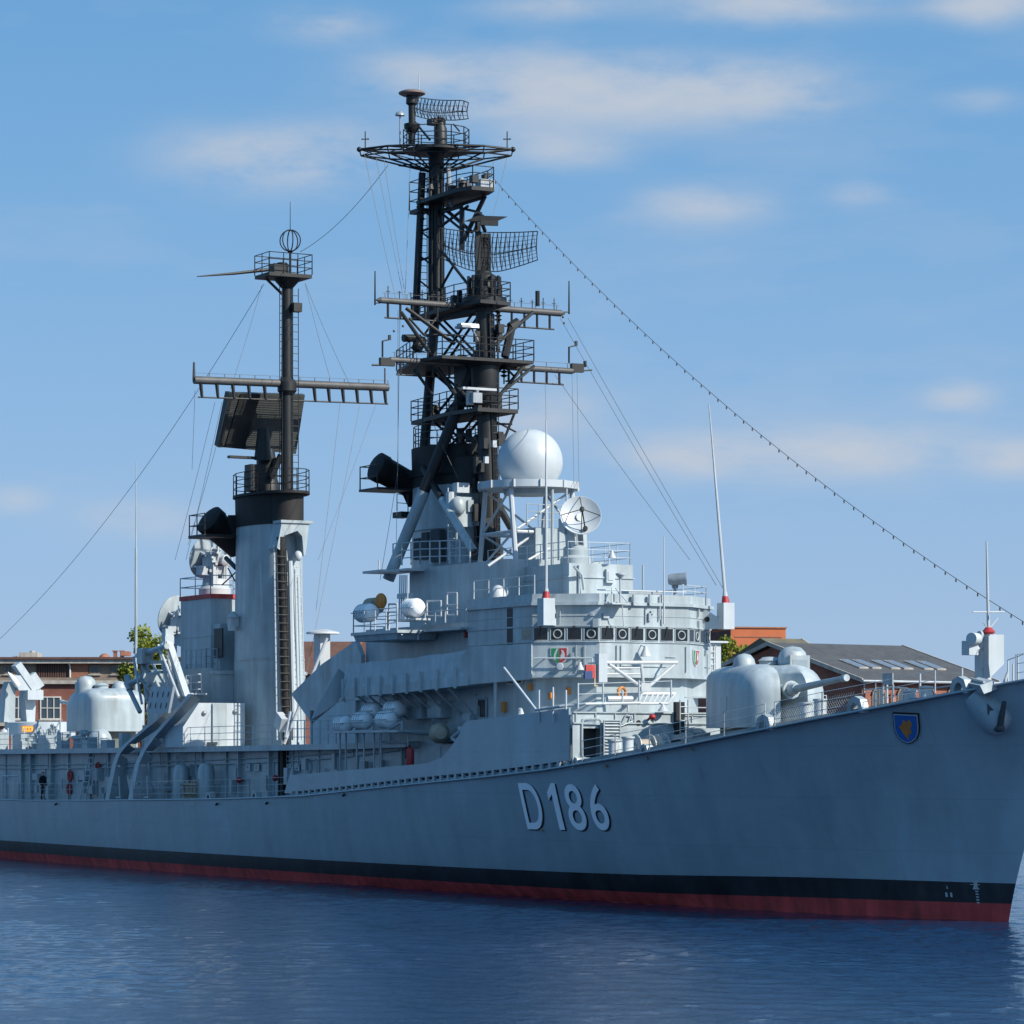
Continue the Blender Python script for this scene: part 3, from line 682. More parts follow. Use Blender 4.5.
O2_, e2, n2, ln2 = facet(BO[1], BO[2]); arms('coat_of_arms', O2_+e2*(ln2*.3)+V(0,0,11.1), e2, n2)
# handrail and lamps below the coat of arms
m = MB(); O, e, n, ln = facet(BO[5], BO[0])
for s in (0,): m.path([O+e*.1+n*.25+V(0,0,11.0), O+e*(ln-.3)+n*.25+V(0,0,11.0), O+e*(ln-.3)+n*.25+V(0,0,10.2)], .035); m.tube(O+e*.6+n*.25+V(0,0,11.0), O+e*.6+V(0,0,11.0), .03); m.tube(O+e*2.2+n*.25+V(0,0,11.0), O+e*2.2+V(0,0,11.0), .03)
part(m, 'handrail', PALE, bridge)
def cone_lamp(p, back, parent, s=1.0):
    m = MB(); m.lathe(p, (0,0,1), [(.2*s,0),(.19*s,.04),(.08*s,.26*s),(.05*s,.36*s),(0,.37*s)], 14); m.tube(p+V(0,0,.32*s), p+V(0,0,.36*s)+Vector(back), .025, n=6); return part(m, 'deck_lamp', WHITE, parent)
cone_lamp(O+e*2.3+n*.4+V(0,0,10.45), -n*.4, bridge); 
m = MB(); c = O+e*1.35+n*.2+V(0,0,10.62); m.lathe(c-n*.15, n, [(0,0),(.13,.02),(.17,.3),(.15,.32),(0,.33)], 16); m.cbox(c-n*.1, (.1,.1,.3)); part(m, 'search_lamp', PALE, bridge)
cone_lamp(T(645.5,656.5,27.4), (.4,0,.05), bridge, 1.35)
# antenna boxes on the bridge corners with tall whips
for s in (1,-1):
    c = V(28.45, s*4.85, 0)
    m = MB(); m.box((c.x-.3,c.y-.3,12.48), (c.x+.3,c.y+.3,13.72)); bx = part(m, 'antenna_box', PALE, bridge)
    m = MB()
    i0 = V(28.55, c.y-s*.28, 0); i1 = V(29.2, s*3.85, 0); th_ = V(.05*.83,.05*.55*s,0)
    m.extr([i0+V(0,0,12.5), i1+V(0,0,12.5), i1+V(0,0,13.62), i0+V(0,0,13.0)], th_)
    nb = V(-.83,-.55*s,0); mc_ = i0.lerp(i1,.62)+V(0,0,12.95); m.mat(1).lathe(mc_+nb*.015, nb, [(.13,-.0),(.13,.012)], 16); m.lathe(mc_-nb*.07, -nb, [(.13,0),(.13,.012)], 16)
    part(m, 'support_bracket', [PALE, BLACK], bx)
    tip = V(c.x, c.y, 21.9) if s > 0 else T(709,405,c.x)
    b0 = V(c.x,c.y,13.72); d = (tip-b0)
    m = MB(); m.lathe(b0, d, [(0,0),(.2,0),(.14,.32),(0,.32)], 14); part(m, 'antenna_base', REDP, bx)
    m = MB(); m.tube(b0+d*.03, b0+d*.5, .085 if s < 0 else .075, .065, 8); m.tube(b0+d*.5, tip, .065, .025, 8); m.tube(b0+d*.03, b0+d*.055, .13, .1); part(m, 'whip_antenna', WHITE, bx)
# replenishment frame on the house front
m = MB(); Q = lambda x, y: T(x, y, 26.5)
for a, b, r in (((604,662.5),(677,662.5),.085),((609,664),(641,687),.085),((674,665),(647,688),.085),((641,664),(643.5,686),.075),((606,668),(640,668),.04),((606,674),(640,674),.04)): m.tube(Q(*a), Q(*b), r)
m.obox(Q(645,687), (.1,0,0), (0,.25,0), (0,0,.18))
for x in (604, 677): m.tube(Q(x,662.5), Q(x,662.5)+V(1.4,0,0), .05)
part(m, 'replenishment_frame', WHITE)
m = MB(); m.obox(Q(601,668), (.2,0,0), (0,.22,0), (0,0,.65)); part(m, 'signal_lamp_box', PALE)
m = MB(); m.mat(0).obox(Q(590,671.5), (.06,0,0), (0,.24,0), (0,0,.30)); m.mat(1).obox(Q(595.5,675.5), (.05,0,0), (0,.1,0), (0,0,.5)); m.mat(2).obox(Q(588,675), (.07,0,0), (0,.2,0), (0,0,.18)); part(m, 'warning_panel', [RED, TAN, paint('panel_blue', (.03,.06,.16), .6)])
m = MB(); a, b, c, d = T(642,694,25.6), T(675,694,25.6), T(668,703.5,24.2), T(638,703.5,24.2)
m.tube(a, b, .09); m.tube(d, c, .06)
for k in range(7): m.tube(a.lerp(b,k/6), d.lerp(c,k/6), .05)
part(m, 'grating_rack', WHITE)
m = MB(); m.tube(T(607,699,24.5), T(632,699,24.5), .14); m.tube(T(611,699,24.5)+V(0,0,-.3), T(611,699,24.5), .05); m.tube(T(628,699,24.5)+V(0,0,-.6), T(628,699,24.5), .05); part(m, 'towing_spar', WHITE)
# rails on the 01 deck front
m = MB()
for px, y1, y0 in ((566,690,707),(578,683,706),(603,683,705),(639,680,703),(671,680,695),(622.5,690,706)): m.tube(T(px,y0,FB+.1)-V(0,0,.1), T(px,y1,FB+.1), .045)
a, b = T(578,684,FB+.1), T(671,681,FB+.1)
for f in (0, -.45): m.tube(a+V(0,0,f), b+V(0,0,f), .018, n=5)
for px, y1 in ((539,690),(553,687)): p = W(px, y1, 6.95); m.tube(V(p.x,6.95,8.0), p, .045)
m.rail([V(FB+.15,-6.8,8.4), V(FB+.15,-1.5,8.4)], .9, 2, 1.6, .03, .018)
part(m, 'guard_rail', PALE)
m = MB(); 
for dx in (0, .25, .55): m.lathe(V(28.2+dx, 6.3-dx*.4, 7.9), (0,0,1), [(.34 if dx==0 else .12,0),(.06,.75),(0,.8)], 12)
m.tube(W(520,715,6.0), W(540,714,6.0), .04)
part(m, 'deck_gear', WHITE)
# port wing block
m = MB(); a = T(703,690,31.5); b = T(721,642,31.5); m.box((31.5,b.y,9.7), (33.2,-4.84,b.z)); m.box((31.3,b.y-.3,b.z-.05), (33.4,-4.84,b.z+.04)); pw_ = part(m, 'wing_box', PALE)
m = MB(); m.ladder(T(712,690,31.4), T(712,645,31.4), (0,1,0), .4, .3, .03); m.tube(T(706,668,31.4), T(706,690,31.4), .04); m.rail([T(690,683,30.5), T(712,683,30.5)], .9, 2, 1); part(m, 'ladder', WHITE, pw_)
m = MB(); m.box((29.5,-5.2,9.3), (31,-3.6,10.15)); part(m, 'junction_box', GREY)

# ---- roof of the bridge, director house
DH = [(31.8,1.75),(31.8,-1.75),(40.2,-1.75),(40.2,1.75)]
m = MB(); m.prism(DH, 12.95, 15.6); m.prism(off(DH,.06), 14.92, 14.99); dh = part(m, 'director_house', GREY)
m = MB(); m.prism([(36.2,2.7),(36.2,-2.7),(46.6,-2.7),(46.6,2.7)], 12.9, 16.0); mb_ = part(m, 'funnel_house', GREY)
m = MB()
for px, y0, y1 in ((579,565,595),(643,565,590)): m.tube(T(px,y0,31.72), T(px,y1,31.72), .05)
m.path([W(575,567,1.8)-V(.1,-.1,0), T(582,575,31.6), T(584,590,31.6)], .07)
part(m, 'drain_pipe', GREY, dh)
m = MB(); p = T(610,576,31.7); m.cbox(p, (.15,.45,.65)); m.cbox(p-V(.08,0,.0), (.05,.3,.4)); part(m, 'junction_box', PALE, dh)
m = MB(); m.rail([V(32,1.7,15.6), V(32,-1.7,15.6), V(38,-1.7,15.6)], 1.05, 3, 1.1, .03, .02); m.rail([V(40,1.7,15.6), V(32,1.7,15.6)], 1.05, 3, 1.3, .03, .02); part(m, 'guard_rail', PALE, dh)
cone_lamp(T(612,558,31.5), (.3,0,0), dh, 1.0)
m = MB(); m.box((28.2,-1.2,13.98), (29.2,.6,14.2)); p = T(675,580,28.6)
m.lathe(p+V(0,.4,0), (-.5,-.85,.05), [(0,0),(.22,.02),(.28,.2),(.28,.75),(.31,.8),(.31,.88),(0,.9)], 18); m.tube(p-V(0,0,.25), V(p.x,p.y,13.9), .08); m.tube(p+V(0,-.2,0), p+V(0,-.1,-.4), .05); m.tube(p+V(0,.2,0), p+V(0,.1,-.4), .05); part(m, 'searchlight', STEEL, bridge)
m = MB(); m.rail([V(36,4.6,13.98), V(30,4.6,13.98)], .9, 2, 1.6, .03, .02); m.rail([V(28,-2.2,13.98), V(29.8,-4.6,13.98), V(34,-4.6,13.98)], .55, 2, 1.2, .03, .02); m.tube(V(28.0,2.4,14.15), V(28.0,-2.4,14.15), .03); part(m, 'guard_rail', PALE, bridge)
m = MB(); p = T(617,604,27.4); m.obox(p, (.35,0,0), (0,.45,0), (0,0,.03)); m.tube(p+V(-.3,0,0), p+V(-.3,0,1.2), .045); m.lathe(p+V(-.3,0,1.15), (0,0,1), [(.06,0),(.22,.18),(.22,.24),(0,.25)], 14); m.tube(p+V(-.3,.45,0), p+V(.3,.1,.75), .03); m.tube(p+V(-.3,-.45,0), p+V(.3,-.1,.75), .03); m.tube(p+V(-.3,-.1,0), p+V(-.1,-.3,-1.1), .025); part(m, 'sensor_stand', PALE, bridge)
m = MB(); p = T(664,560,27.6); m.tube(T(664,624,27.65), T(664,536,27.65), .045, .02); m.tube(T(660,620,27.7), T(660,596,27.7), .035); part(m, 'wire_mast', WHITE, bridge)
for px in (634,650):
    m = MB(); p = T(px,600,27.6); m.cbox(p, (.12,.12,.5)); part(m, 'navigation_light', GREY, bridge)
# starboard signal platform with frames, covered searchlight
m = MB(); m.box((36.2,-5.2,12.55), (46.5,5.2,12.66)); m.box((30,-4.7,12.93),(36.3,4.7,12.96)); part(m, 'signal_platform', GREY)
m = MB(); a = W(498,598,4.4); m.ell(a, (.42,.42,.62), 14, 10); m.tube(a, V(a.x,a.y,12.9), .06); part(m, 'covered_searchlight', WHITE)
m = MB()
for x0, y0, x1, y1 in ((427,601,441,616),(447,593,457,615),(447,605,457,606),(515,600,532,616),(521,610,531,621)):
    m.path([W(x0,y1,4.6),W(x0,y0,4.6),W(x1,y0,4.6),W(x1,y1,4.6)], .045, closed=True)
m.rail([W(425,624,5.2), W(466,621,5.2)], .6, 1, 1, .04, .03)
for px in (505, 513): m.tube(W(px,623,4.7), W(px,597,4.7), .045)
part(m, 'signal_rail', WHITE)
m = MB(); m.lathe(W(466,638,4.5)-V(0,0,0), (0,0,1), [(.1,0),(.1,.5),(0,.52)], 10); part(m, 'fire_lamp', REDP)
m = MB(); a = W(352,624,6.6); b = W(402,625,6.0)
m.box((40.2,4.2,12.5), (45.4,6.6,12.65)); m.prism([(40.6,4.3),(45.2,4.3),(45.2,6.4),(40.6,6.4)], 12.2, 12.5, [(40.4,4.3),(45.3,4.3),(45.3,6.5),(40.4,6.5)]); plat = part(m, 'raft_platform', GREY)
m = MB(); m.rail([V(45.3,4.6,12.65), V(45.3,6.5,12.65), V(40.4,6.5,12.65)], 1.1, 3, 1.2, .035, .025)
m.path([W(389,634,6.5), W(389,604,6.5), W(397,604,6.5), W(397,634,6.5)], .05); m.path([W(389,612,6.5), W(397,612,6.5)], .04); m.path([W(389,620,6.5), W(397,620,6.5)], .04)
m.path([W(384,628,6.3), W(393,634,6.3), W(402,634,6.3)], .06); part(m, 'guard_rail', PALE, plat)
m = MB(); p = W(374,600,5.2); m.lathe(p-V(.4,0,.3), (1,0,0), [(0,0),(.42,0),(.42,.9),(0,.9)], 16); part(m, 'covered_reel', TAN, plat)
m = MB(); p = W(381,601,5.4); m.ell(p, (.3,.3,.4), 12, 8); part(m, 'buoy_light', ORANGE, plat)
m = MB(); p = W(423,630,5.4); m.tube(W(418,628,5.4), W(418,640,5.4), .05); m.tube(W(424,630,5.4), W(415,637,5.4), .05); m.obox(W(412,620,5.4), (1.2,0,0), (0,.4,0), (0,0,.05)); part(m, 'raft_cradle', WHITE)
m = MB(); p = W(400,598,4.6)
for k in range(5): m.tube(W(399+2*k,620,4.4+.2*k), W(400+2*k,575,4.4+.2*k), .04)
m.obox(W(405,596,4.6), (.5,0,0), (0,.2,0), (0,0,.12)); part(m, 'signal_tackle', PALE)
# sloping screen behind the forward house and the curved light shield beside it
m = MB(); m.extr([W(*p,4.6) for p in ((291,694),(322,664),(355,641),(361,655),(361,700),(338,702),(312,724))], (0,-.25,0)); part(m, 'sloping_screen', GREY)
m = MB(); m.extr([T(*p,47.5) for p in ((339,668),(345,674),(345.5,703),(341,697),(335,704),(324,712),(312,719),(317,706),(328,687))], (.06,0,0))
part(m, 'curved_shield', PALE)
m = MB(); a = W(318,672,1.2); m.box((a.x-.5,.7,7), (a.x+.3,1.3,W(318,634,1.2).z)); m.lathe(V(a.x-.2,1.0,W(318,634,1.2).z), (0,0,1), [(.95,0),(.9,.1),(.3,.25),(0,.27)], 14); part(m, 'crane_post', WHITE)
m = MB(); m.tube(W(327,638,1.2), W(284,744,3.4), .09); m.tube(W(291,712,2.9), W(286,738,3.3), .13); m.obox(W(281,722,3.3), (.35,0,.2), (0,.2,0), (-.2,0,.35)); part(m, 'cargo_boom', WHITE)
m = MB(); m.box((49,-4.6,7.1),(52.5,4.6,9.4)); m.box((52.5,1.5,7.1),(54.5,4.6,8.9)); m.box((52.5,-4.6,7.1),(54.5,-1,9.6)); part(m, 'launcher_house', PALE)
m = MB(); m.rail([W(x, 745, 5.7)*1.0 for x in (290,312,336)], 1.3, 3, 1.0, .04, .02); part(m, 'guard_rail', PALE)
# ================================================================== forward funnel, radome, dish
def oval(cx, a, b, n=32, p=.92):
    sg = lambda x: math.copysign(abs(x)**p, x)
    return [(cx+a*sg(math.cos(2*math.pi*i/n)), b*sg(math.sin(2*math.pi*i/n))) for i in range(n)]
m = MB(); m.prism(oval(47.6,2.75,1.5), 15.9, 20.35, oval(47.7,2.65,1.38)); m.prism(oval(47.65,2.82,1.55), 18.1, 18.16)
m.prism(oval(44.9,.75,1.0), 15.9, 20.3)
fun = part(m, 'funnel', GREY)
m = MB(); m.prism(oval(47.7,2.67,1.40), 20.35, 22.4, oval(47.7,2.72,1.45)); m.prism(oval(47.7,2.3,1.0), 22.3, 22.43); m.prism(oval(47.65,2.75,1.5), 20.9, 20.96); m.prism(oval(44.6,.9,1.1), 20.2, 21.6); part(m, 'funnel_cap', SOOT, fun)
m = MB(); r_ = oval(47.7,2.55,1.35,14); m.rail([V(p[0],p[1],22.4) for p in r_+r_[:1]], 1.15, 3, 3, .035, .025); part(m, 'guard_rail', MASTM, fun)
def exhaust(c, d, r, ln, parent):
    d = Vector(d).normalized(); m = MB(); m.lathe(c, d, [(r*.95,-.6),(r*.95,0),(r,ln*.7),(r*1.08,ln*.75),(r*1.08,ln),(r*.9,ln+.08),(r*.5,ln+.16),(0,ln+.18)], 22)
    return part(m, 'exhaust_pipe', SOOT, parent)
pc = W(405,482,1.0); pe = W(383,470,2.3)
exhaust(pc, pe-pc, .72, (pe-pc).length+.45, fun)
m = MB(); m.extr([W(400,487,1.4)+V(0,0,-.1), W(408,507,1.0), W(412,470,1.0), W(398,470,1.6)], (0,-.9,0)); part(m, 'pipe_bracket', SOOT, fun)
m = MB(); a = W(364,490,2.9); m.box((a.x-2.2,1.2,a.z-.12), (a.x,3.2,a.z)); m.rail([V(a.x-2.1,3.15,a.z), V(a.x-.05,3.15,a.z), V(a.x-.05,1.3,a.z)], 1.2, 2, 1.5, .04, .03); part(m, 'pipe_platform', MASTM, fun)
m = MB(); m.rail([W(397,511,1.8), W(408,512,1.5)], .9, 2, .6, .03, .02); m.obox(W(402,515,1.6), (.5,0,0), (0,.3,0), (0,0,.15)); part(m, 'step_platform', MASTM, fun)
m = MB()
for i, (x0, y0, x1, y1) in enumerate(((414,538,420,560),(422,532,428,560),(431,529,440,562))):
    a, b = W(x0,y1,1.5), W(x1,y0,1.5); m.box((b.x,1.2,a.z), (a.x,1.54,b.z))
part(m, 'air_intake', paint('grille_dark', (.05,.06,.07), .7), fun)
m = MB(); p = T(464,495,44.0); m.ladder(T(452,560,43.9), T(452,488,43.9), (0,1,0), .45, .35, .03); m.cbox(T(461,488,43.9), (.5,.7,.5)); m.tube(T(450,492,43.85), T(450,517,43.85), .22); m.tube(T(457,545,43.8), T(457,500,43.8), .03); part(m, 'steam_pipe', PALE, fun)
m = MB(); m.cbox(T(463,512,43.7), (.35,.9,1.5)); m.ell(T(458,506,43.5), (.4,.4,.5), 12, 8); m.cbox(T(470,506,43.5), (.2,.3,.6)); part(m, 'ventilator', GREY, fun)
m = MB()
m.rail([W(393,566,3.0), W(420,564,2.95), W(470,563,2.9)], 1.15, 3, 1.0, .045, .03); m.obox(W(402,571,3.2), (1.6,0,0), (0,.5,0), (0,0,.06)); m.obox(W(388,572,3.8), (1.1,0,0), (0,.9,0), (0,0,.06)); m.tube(W(379,572,4.2), W(379,560,4.2), .04); part(m, 'guard_rail', WHITE)
m = MB(); m.box((37.8,-2.6,15.6), (46,2.6,15.72)); part(m, 'radar_deck', GREY)
# radome on its braced platform
RC = V(38.4,.3,0)
m = MB(); n = 12; ring_ = [(RC.x+2.5*math.cos(2*math.pi*(i+.5)/n), RC.y+2.5*math.sin(2*math.pi*(i+.5)/n)) for i in range(n)]
m.prism(ring_, 19.55, 19.9); m.prism([(RC.x+(p[0]-RC.x)*.5, RC.y+(p[1]-RC.y)*.5) for p in ring_], 19.3, 19.56); rp_ = part(m, 'radome_platform', PALE)
for i in range(n): pass
m = MB()
for i in range(n): m.cbox((ring_[i][0], ring_[i][1], 19.72), (.1,.1,.37))
part(m, 'platform_rib', WHITE, rp_)
m = MB(); rc = T(530,462,RC.x); m.ell((RC.x,rc.y,rc.z), 1.61, 40, 24, -52, 90); part(m, 'radome', RADM)
m = MB()
tops = [(RC.x+sx*1.3, RC.y+sy*1.7, 19.5) for sx in (1,-1) for sy in (1,-1)]; bots = [(RC.x+sx*1.9, RC.y+sy*1.72, 15.65) for sx in (1,-1) for sy in (1,-1)]
for a, b in zip(tops, bots): m.tube(a, b, .13)
for i, j in ((0,1),(1,3),(3,2),(2,0)):
    a = Vector(tops[i]).lerp(Vector(bots[i]), .55); b = Vector(tops[j]).lerp(Vector(bots[j]), .55); m.tube(a, b, .09)
    m.tube(a, bots[j], .06); m.tube(tops[i], b, .06)
m.tube(T(488,566,37.0), T(537,532,37.0), .07)
part(m, 'radome_leg', WHITE)
m = MB(); m.box((36.6,-1.2,15.7), (38.6,.9,17.6)); part(m, 'equipment_hut', GREY)
m = MB(); m.rail([V(36.2,1.6,15.7+1.9), V(36.2,-1.6,17.6)], 1.1, 3, .7, .03, .025); m.tube(V(36.2,.2,15.6), V(36.2,.2,19.5), .08); m.tube(V(36.2,-.6,15.6), V(36.2,-.6,19.5), .05); m.tube(V(36.2,-1.2,15.6), V(36.2,-1.2,18.7), .04); part(m, 'guard_rail', GREY)
# dish antenna
dc = T(580.5,515.5,33.2); dn = V(-.86,.38,.34).normalized(); rim = 1.0
m = MB(); pr = [(0,-.02)]
prof = [(rim*k/8, .30*(k/8)**2-.30) for k in range(9)]+[(rim,.02),(rim*.985,.02)]+[(rim*.98*k/8, .30*(k/8)**2-.26) for k in range(8,-1,-1)]
m.lathe(dc, dn, prof, 32); dish = part(m, 'dish_antenna', RADM)
m = MB(); f = dc+dn*.75; a = dn.orthogonal().normalized(); b = dn.cross(a)
up = (V(0,0,1)-dn*dn.z).normalized(); sd = dn.cross(up)
for q in (up, -up*.95, sd, -sd): m.tube(dc+q*.97, f, .022)
m.lathe(f-dn*.1, dn, [(0,0),(.12,0),(.12,.15),(0,.17)], 12); m.lathe(dc-up*.7-sd*.2+dn*.0, dn, [(0,0),(.12,0),(.12,.12),(0,.13)], 12); m.tube(dc-up*.7-sd*.2, f, .035); part(m, 'feed_horn', MASTM, dish)
m = MB(); bz = 15.6; m.lathe(V(33.9,dc.y*.6,bz), (0,0,1), [(0,0),(.75,0),(.75,.35),(.6,.5),(.6,.85),(.55,.9),(.35,1.0),(0,1.0)], 22)
yc = dc.y*.6
m.obox(V(33.9,yc+.35,bz+1.6), (.25,0,-.1), (0,.1,0), (.1,0,.8)); m.obox(V(33.9,yc-.35,bz+1.6), (.25,0,-.1), (0,.1,0), (.1,0,.8)); m.tube(V(33.8,yc-.5,bz+2.2), V(33.8,yc+.5,bz+2.2), .22); m.tube(V(33.8,yc,bz+2.2), dc-dn*.2, .2); m.obox(V(34.3,yc+.3,bz+1.9), (.3,0,.1), (0,.25,0), (0,0,.3)); part(m, 'antenna_pedestal', GREY)
# ================================================================== forward mast
FM = MB(); FM.tube(V(43.0,0,15.9), V(43.6,0,28.9), .52, .44, 16); FM.tube(V(43.6,0,28.9), V(43.65,0,30.2), .5, .4, 16)
PT = 48.9
FM.tube(V(PT,0,29.2), V(PT,0,37.6), .33, .31, 14)
A = lambda px, py, t: T(px, py, t)
for a, b, r in ((V(43.9,.25,26.5), W(389,578,3.2), .30), (V(PT-.2,.1,30), W(424,452,.9), .27), (V(47.2,1.6,21.2), W(474,552,2.2), .20), (V(47.2,-1.6,21.2), V(43.5,-3.0,15.8), .2), (V(43.9,-.25,26.5), V(49,-3.6,15), .28),
                (V(PT+.6,.5,36.8), V(PT+.9,.75,29.2), .2)): FM.tube(a, b, r, n=10)
FM.tube(V(PT,0,29.3), V(43.6,0,29.1), .3)
mast = part(FM, 'fore_mast', MASTM)
m = MB(); g = W(389,578,3.2); h = V(43.9,.25,26.5); d = (h-g).normalized(); k0 = (20.0-g.z)/(h.z-g.z)
m.tube(g-d*.1, g.lerp(h,k0), .312, n=12); g2 = W(474,552,2.2); h2 = V(47.2,1.6,21.2); m.tube(g2, g2.lerp(h2,.62), .212, n=12); part(m, 'mast_leg_foot', GREY, mast)
def deckplate(name, plan, z, th=.16, rail=None, parent=None, mt=MASTM, h=1.05, sk=None):
    mm = MB(); mm.prism(plan, z-th, z)
    if sk: mm.prism([(p[0]*.6+sk[0]*.4, p[1]*.6+sk[1]*.4) for p in plan], z-th-.35, z-th+.01)
    o = part(mm, name, mt, parent or mast)
    mm = MB(); pts = [V(p[0],p[1],z) for p in (rail or plan+plan[:1])]; mm.rail(pts, h, 3, 1.0, .035, .026); part(mm, 'guard_rail', mt, o)
    return o
cir = lambda cx, cy, r, n=12: [(cx+r*math.cos(2*math.pi*i/n), cy+r*math.sin(2*math.pi*i/n)) for i in range(n)]
deckplate('mast_platform', [(42.4,1.0),(42.4,-1.3),(45.2,-1.3),(50.2,-.8),(50.2,.8),(45.2,1.3)], 23.95, .2)
deckplate('mast_platform', [(42.4,3.0),(42.4,-2.2),(44.6,-2.2),(45.2,-.8),(49.5,-.8),(49.5,2.0),(44.8,3.4)], 26.45, .16)
deckplate('mast_platform', [(42.3,.9),(42.5,-.9),(44.5,-1.0),(50.0,-.7),(50.0,.9),(44.6,1.2)], 29.35, .18, h=1.0)
m = MB(); m.lathe(V(43.5,0,23.95), (0,0,1), [(.52,0),(.72,.4),(.72,2.2),(.6,2.3),(.5,2.3)], 16); m.cbox((45.0,.15,25.3), (1.5,.9,2.0)); m.lathe(V(43.6,0,25.9), (0,0,1), [(.5,0),(.95,.4),(.95,.55),(.9,.6),(0,.6)], 16); part(m, 'mast_housing', MASTM, mast)
m = MB()
for a, b, r in ((A(406,308,44.6),A(455,344,44.0),.10),(A(401,312,44.6),A(436,362,44.3),.10),(A(409,318,44.6),A(424,335,44.6),.06),(A(424,335,44.6),A(436,318,44.6),.06),(A(424,335,44.6),A(455,335,44.4),.06),
                (A(414,369,44.4),A(432,394,44.2),.08),(A(437,368,44.4),A(455,394,44.0),.12),(A(455,385,44.0),A(474,405,43.5),.1),(A(533,312,44.0),A(495,345,43.7),.1),(A(512,326,44.0),A(505,357,43.8),.22),(A(518,322,44.0),A(510,327,44.0),.25),
                (A(527,362,44.0),A(494,402,43.3),.09),(A(534,366,44.0),A(494,399,43.3),.08),(A(504,365,44.0),A(490,382,43.6),.07),(A(503,365,44.0),A(514,376,44.0),.06),
                (A(445,420,46),A(475,442,43.6),.07),(A(515,412,43.2),A(502,445,43.2),.07),(A(497,422,43.3),A(516,432,43.2),.05),(A(497,424,43.3),A(512,424,43.2),.06),(A(416,350,45.5),A(422,338,45.5),.3),(A(403,338,45.5),A(420,338,45.5),.2),
                (V(PT,0,34.7),A(485,197,45.0),.09),(A(485,196,45),A(464,240,46.4),.12),(A(443,212,48),A(462,206,46.5),.1),(A(440,227,48.5),A(468,206,46.2),.08),(A(446,210,48),A(472,232,45.8),.1),(A(448,205,48),A(478,212,45.4),.07),(A(441,250,48.6),A(470,287,44.6),.08),(A(455,263,47),A(440,290,48.6),.07),(A(440,212,48.6),A(462,230,46.6),.07),(A(462,208,46.6),A(462,250,46.6),.14),(A(474,232,45.6),A(481,212,45.3),.08),
                (A(417,206,49),A(424,220,49),.06)): m.tube(a, b, r, n=7)
part(m, 'mast_brace', MASTM, mast)
m = MB()
for z in (34.0, 32.5): m.tube(V(PT,0,z), V(PT+.9,.7,z-.3), .06)
m.ladder(V(PT+.45,.5,29.5), V(PT+.45,.5,37.2), (0,1,0), .4, .35, .025); m.ladder(V(42.6,-.2,16), V(43.0,-.2,28.8), (0,1,0), .4, .35, .025)
part(m, 'ladder', MASTM, mast)
m = MB()
for i in range(26):
    z = random.uniform(16.5, 28.5); a_ = random.uniform(0, 6.28); rr = .6
    m.cbox((43.2+rr*math.cos(a_), rr*math.sin(a_), z), (random.uniform(.2,.45), random.uniform(.2,.45), random.uniform(.3,.9)))
for i in range(7):
    a_ = 3.4+i*.25; m.tube(V(43.1+.64*math.cos(a_),.64*math.sin(a_)+.1,16), V(43.6+.56*math.cos(a_),.56*math.sin(a_)+.1,28.8), .05, n=5)
part(m, 'cable_box', MASTM, mast)
for px, py in ((494,444),(486,460)):
    m = MB(); m.cbox(T(px,py,42.4), (.2,.22,.34)); part(m, 'junction_box', WHITE, mast)
rc_ = random.Random(11)
m = MB()
for z0_, z1_ in ((24.0,26.3),(26.5,29.2),(21.5,23.8)):
    for ya, yb in ((.15,.3),(-.25,-.15)):
        m.tube(V(44.1,ya,z0_), V(48.6,yb,z1_), .07, n=6); m.tube(V(44.1,ya,z1_), V(48.6,yb,z0_), .07, n=6)
for z in (30.6,31.9,33.2,34.4): m.tube(V(PT,.2,z), V(PT+.85,.65,z+.7), .05, n=5)
for k in range(9): a_ = k*.7; m.tube(V(PT+.4*math.cos(a_),.4*math.sin(a_),29.4), V(PT+.38*math.cos(a_),.38*math.sin(a_),36.8), .045, n=5)
part(m, 'cable_run', MASTM, mast)
for k in range(46):
    z = rc_.choice((23.95,26.45,29.35,35.3,22.4)); t = rc_.uniform(43.0, 49.5); w = rc_.uniform(-1,1)*(.9 if z != 26.45 else 2.0)*(1 if t < 45 else .7)
    h = rc_.uniform(.3,.95); m = MB()
    if k % 3: m.cbox((t,w,z+h/2), (rc_.uniform(.15,.45),rc_.uniform(.15,.45),h))
    else: m.lathe(V(t,w,z), (0,0,1), [(0,0),(.05,0),(.05,h*.6),(rc_.uniform(.1,.22),h*.65),(.1,h),(0,h)], 10)
    part(m, 'mast_fitting', MASTM if k % 5 else YARDM, mast)
for k in range(12):
    s_ = 1 if k % 2 else -1; w = s_*(1.4+.32*k); m = MB(); m.tube(V(44.6,w,29.3), V(44.6,w,29.3+rc_.uniform(.4,.8)), .025, n=5); m.tube(V(44.6,w-.12,29.75), V(44.6,w+.12,29.75), .02, n=5); part(m, 'mast_fitting', MASTM, mast)
def yard(t, w0, w1, z, r, rails, drop, ends):
    m = MB(); m.tube(V(t,w0,z), V(t,w1,z), r*.8, r*.9, 10)
    for s in (w0, w1): m.tube(V(t,s,z), V(t,s*1.05,z), r*.8, .03)
    m.tube(V(t,w0*.98,z+.38), V(t,w1*.98,z+.38), .012, n=4)
    n = 8
    for k in range(n+1): w = w0*.95+(w1-w0)*.95*k/n; m.tube(V(t,w,z), V(t,w,z+.38), .02, n=4)
    o = part(m, 'yard', YARDM, mast)
    m = MB()
    for wa, wb, cnt in rails:
        m.tube(V(t,wa,z-drop), V(t,wb,z-drop), .045); 
        for k in range(cnt): w = wa+(wb-wa)*(k+.25)/(cnt-.4); m.tube(V(t,w,z), V(t,w,z-drop), .065)
    part(m, 'footrope_rail', MASTM, o); return o
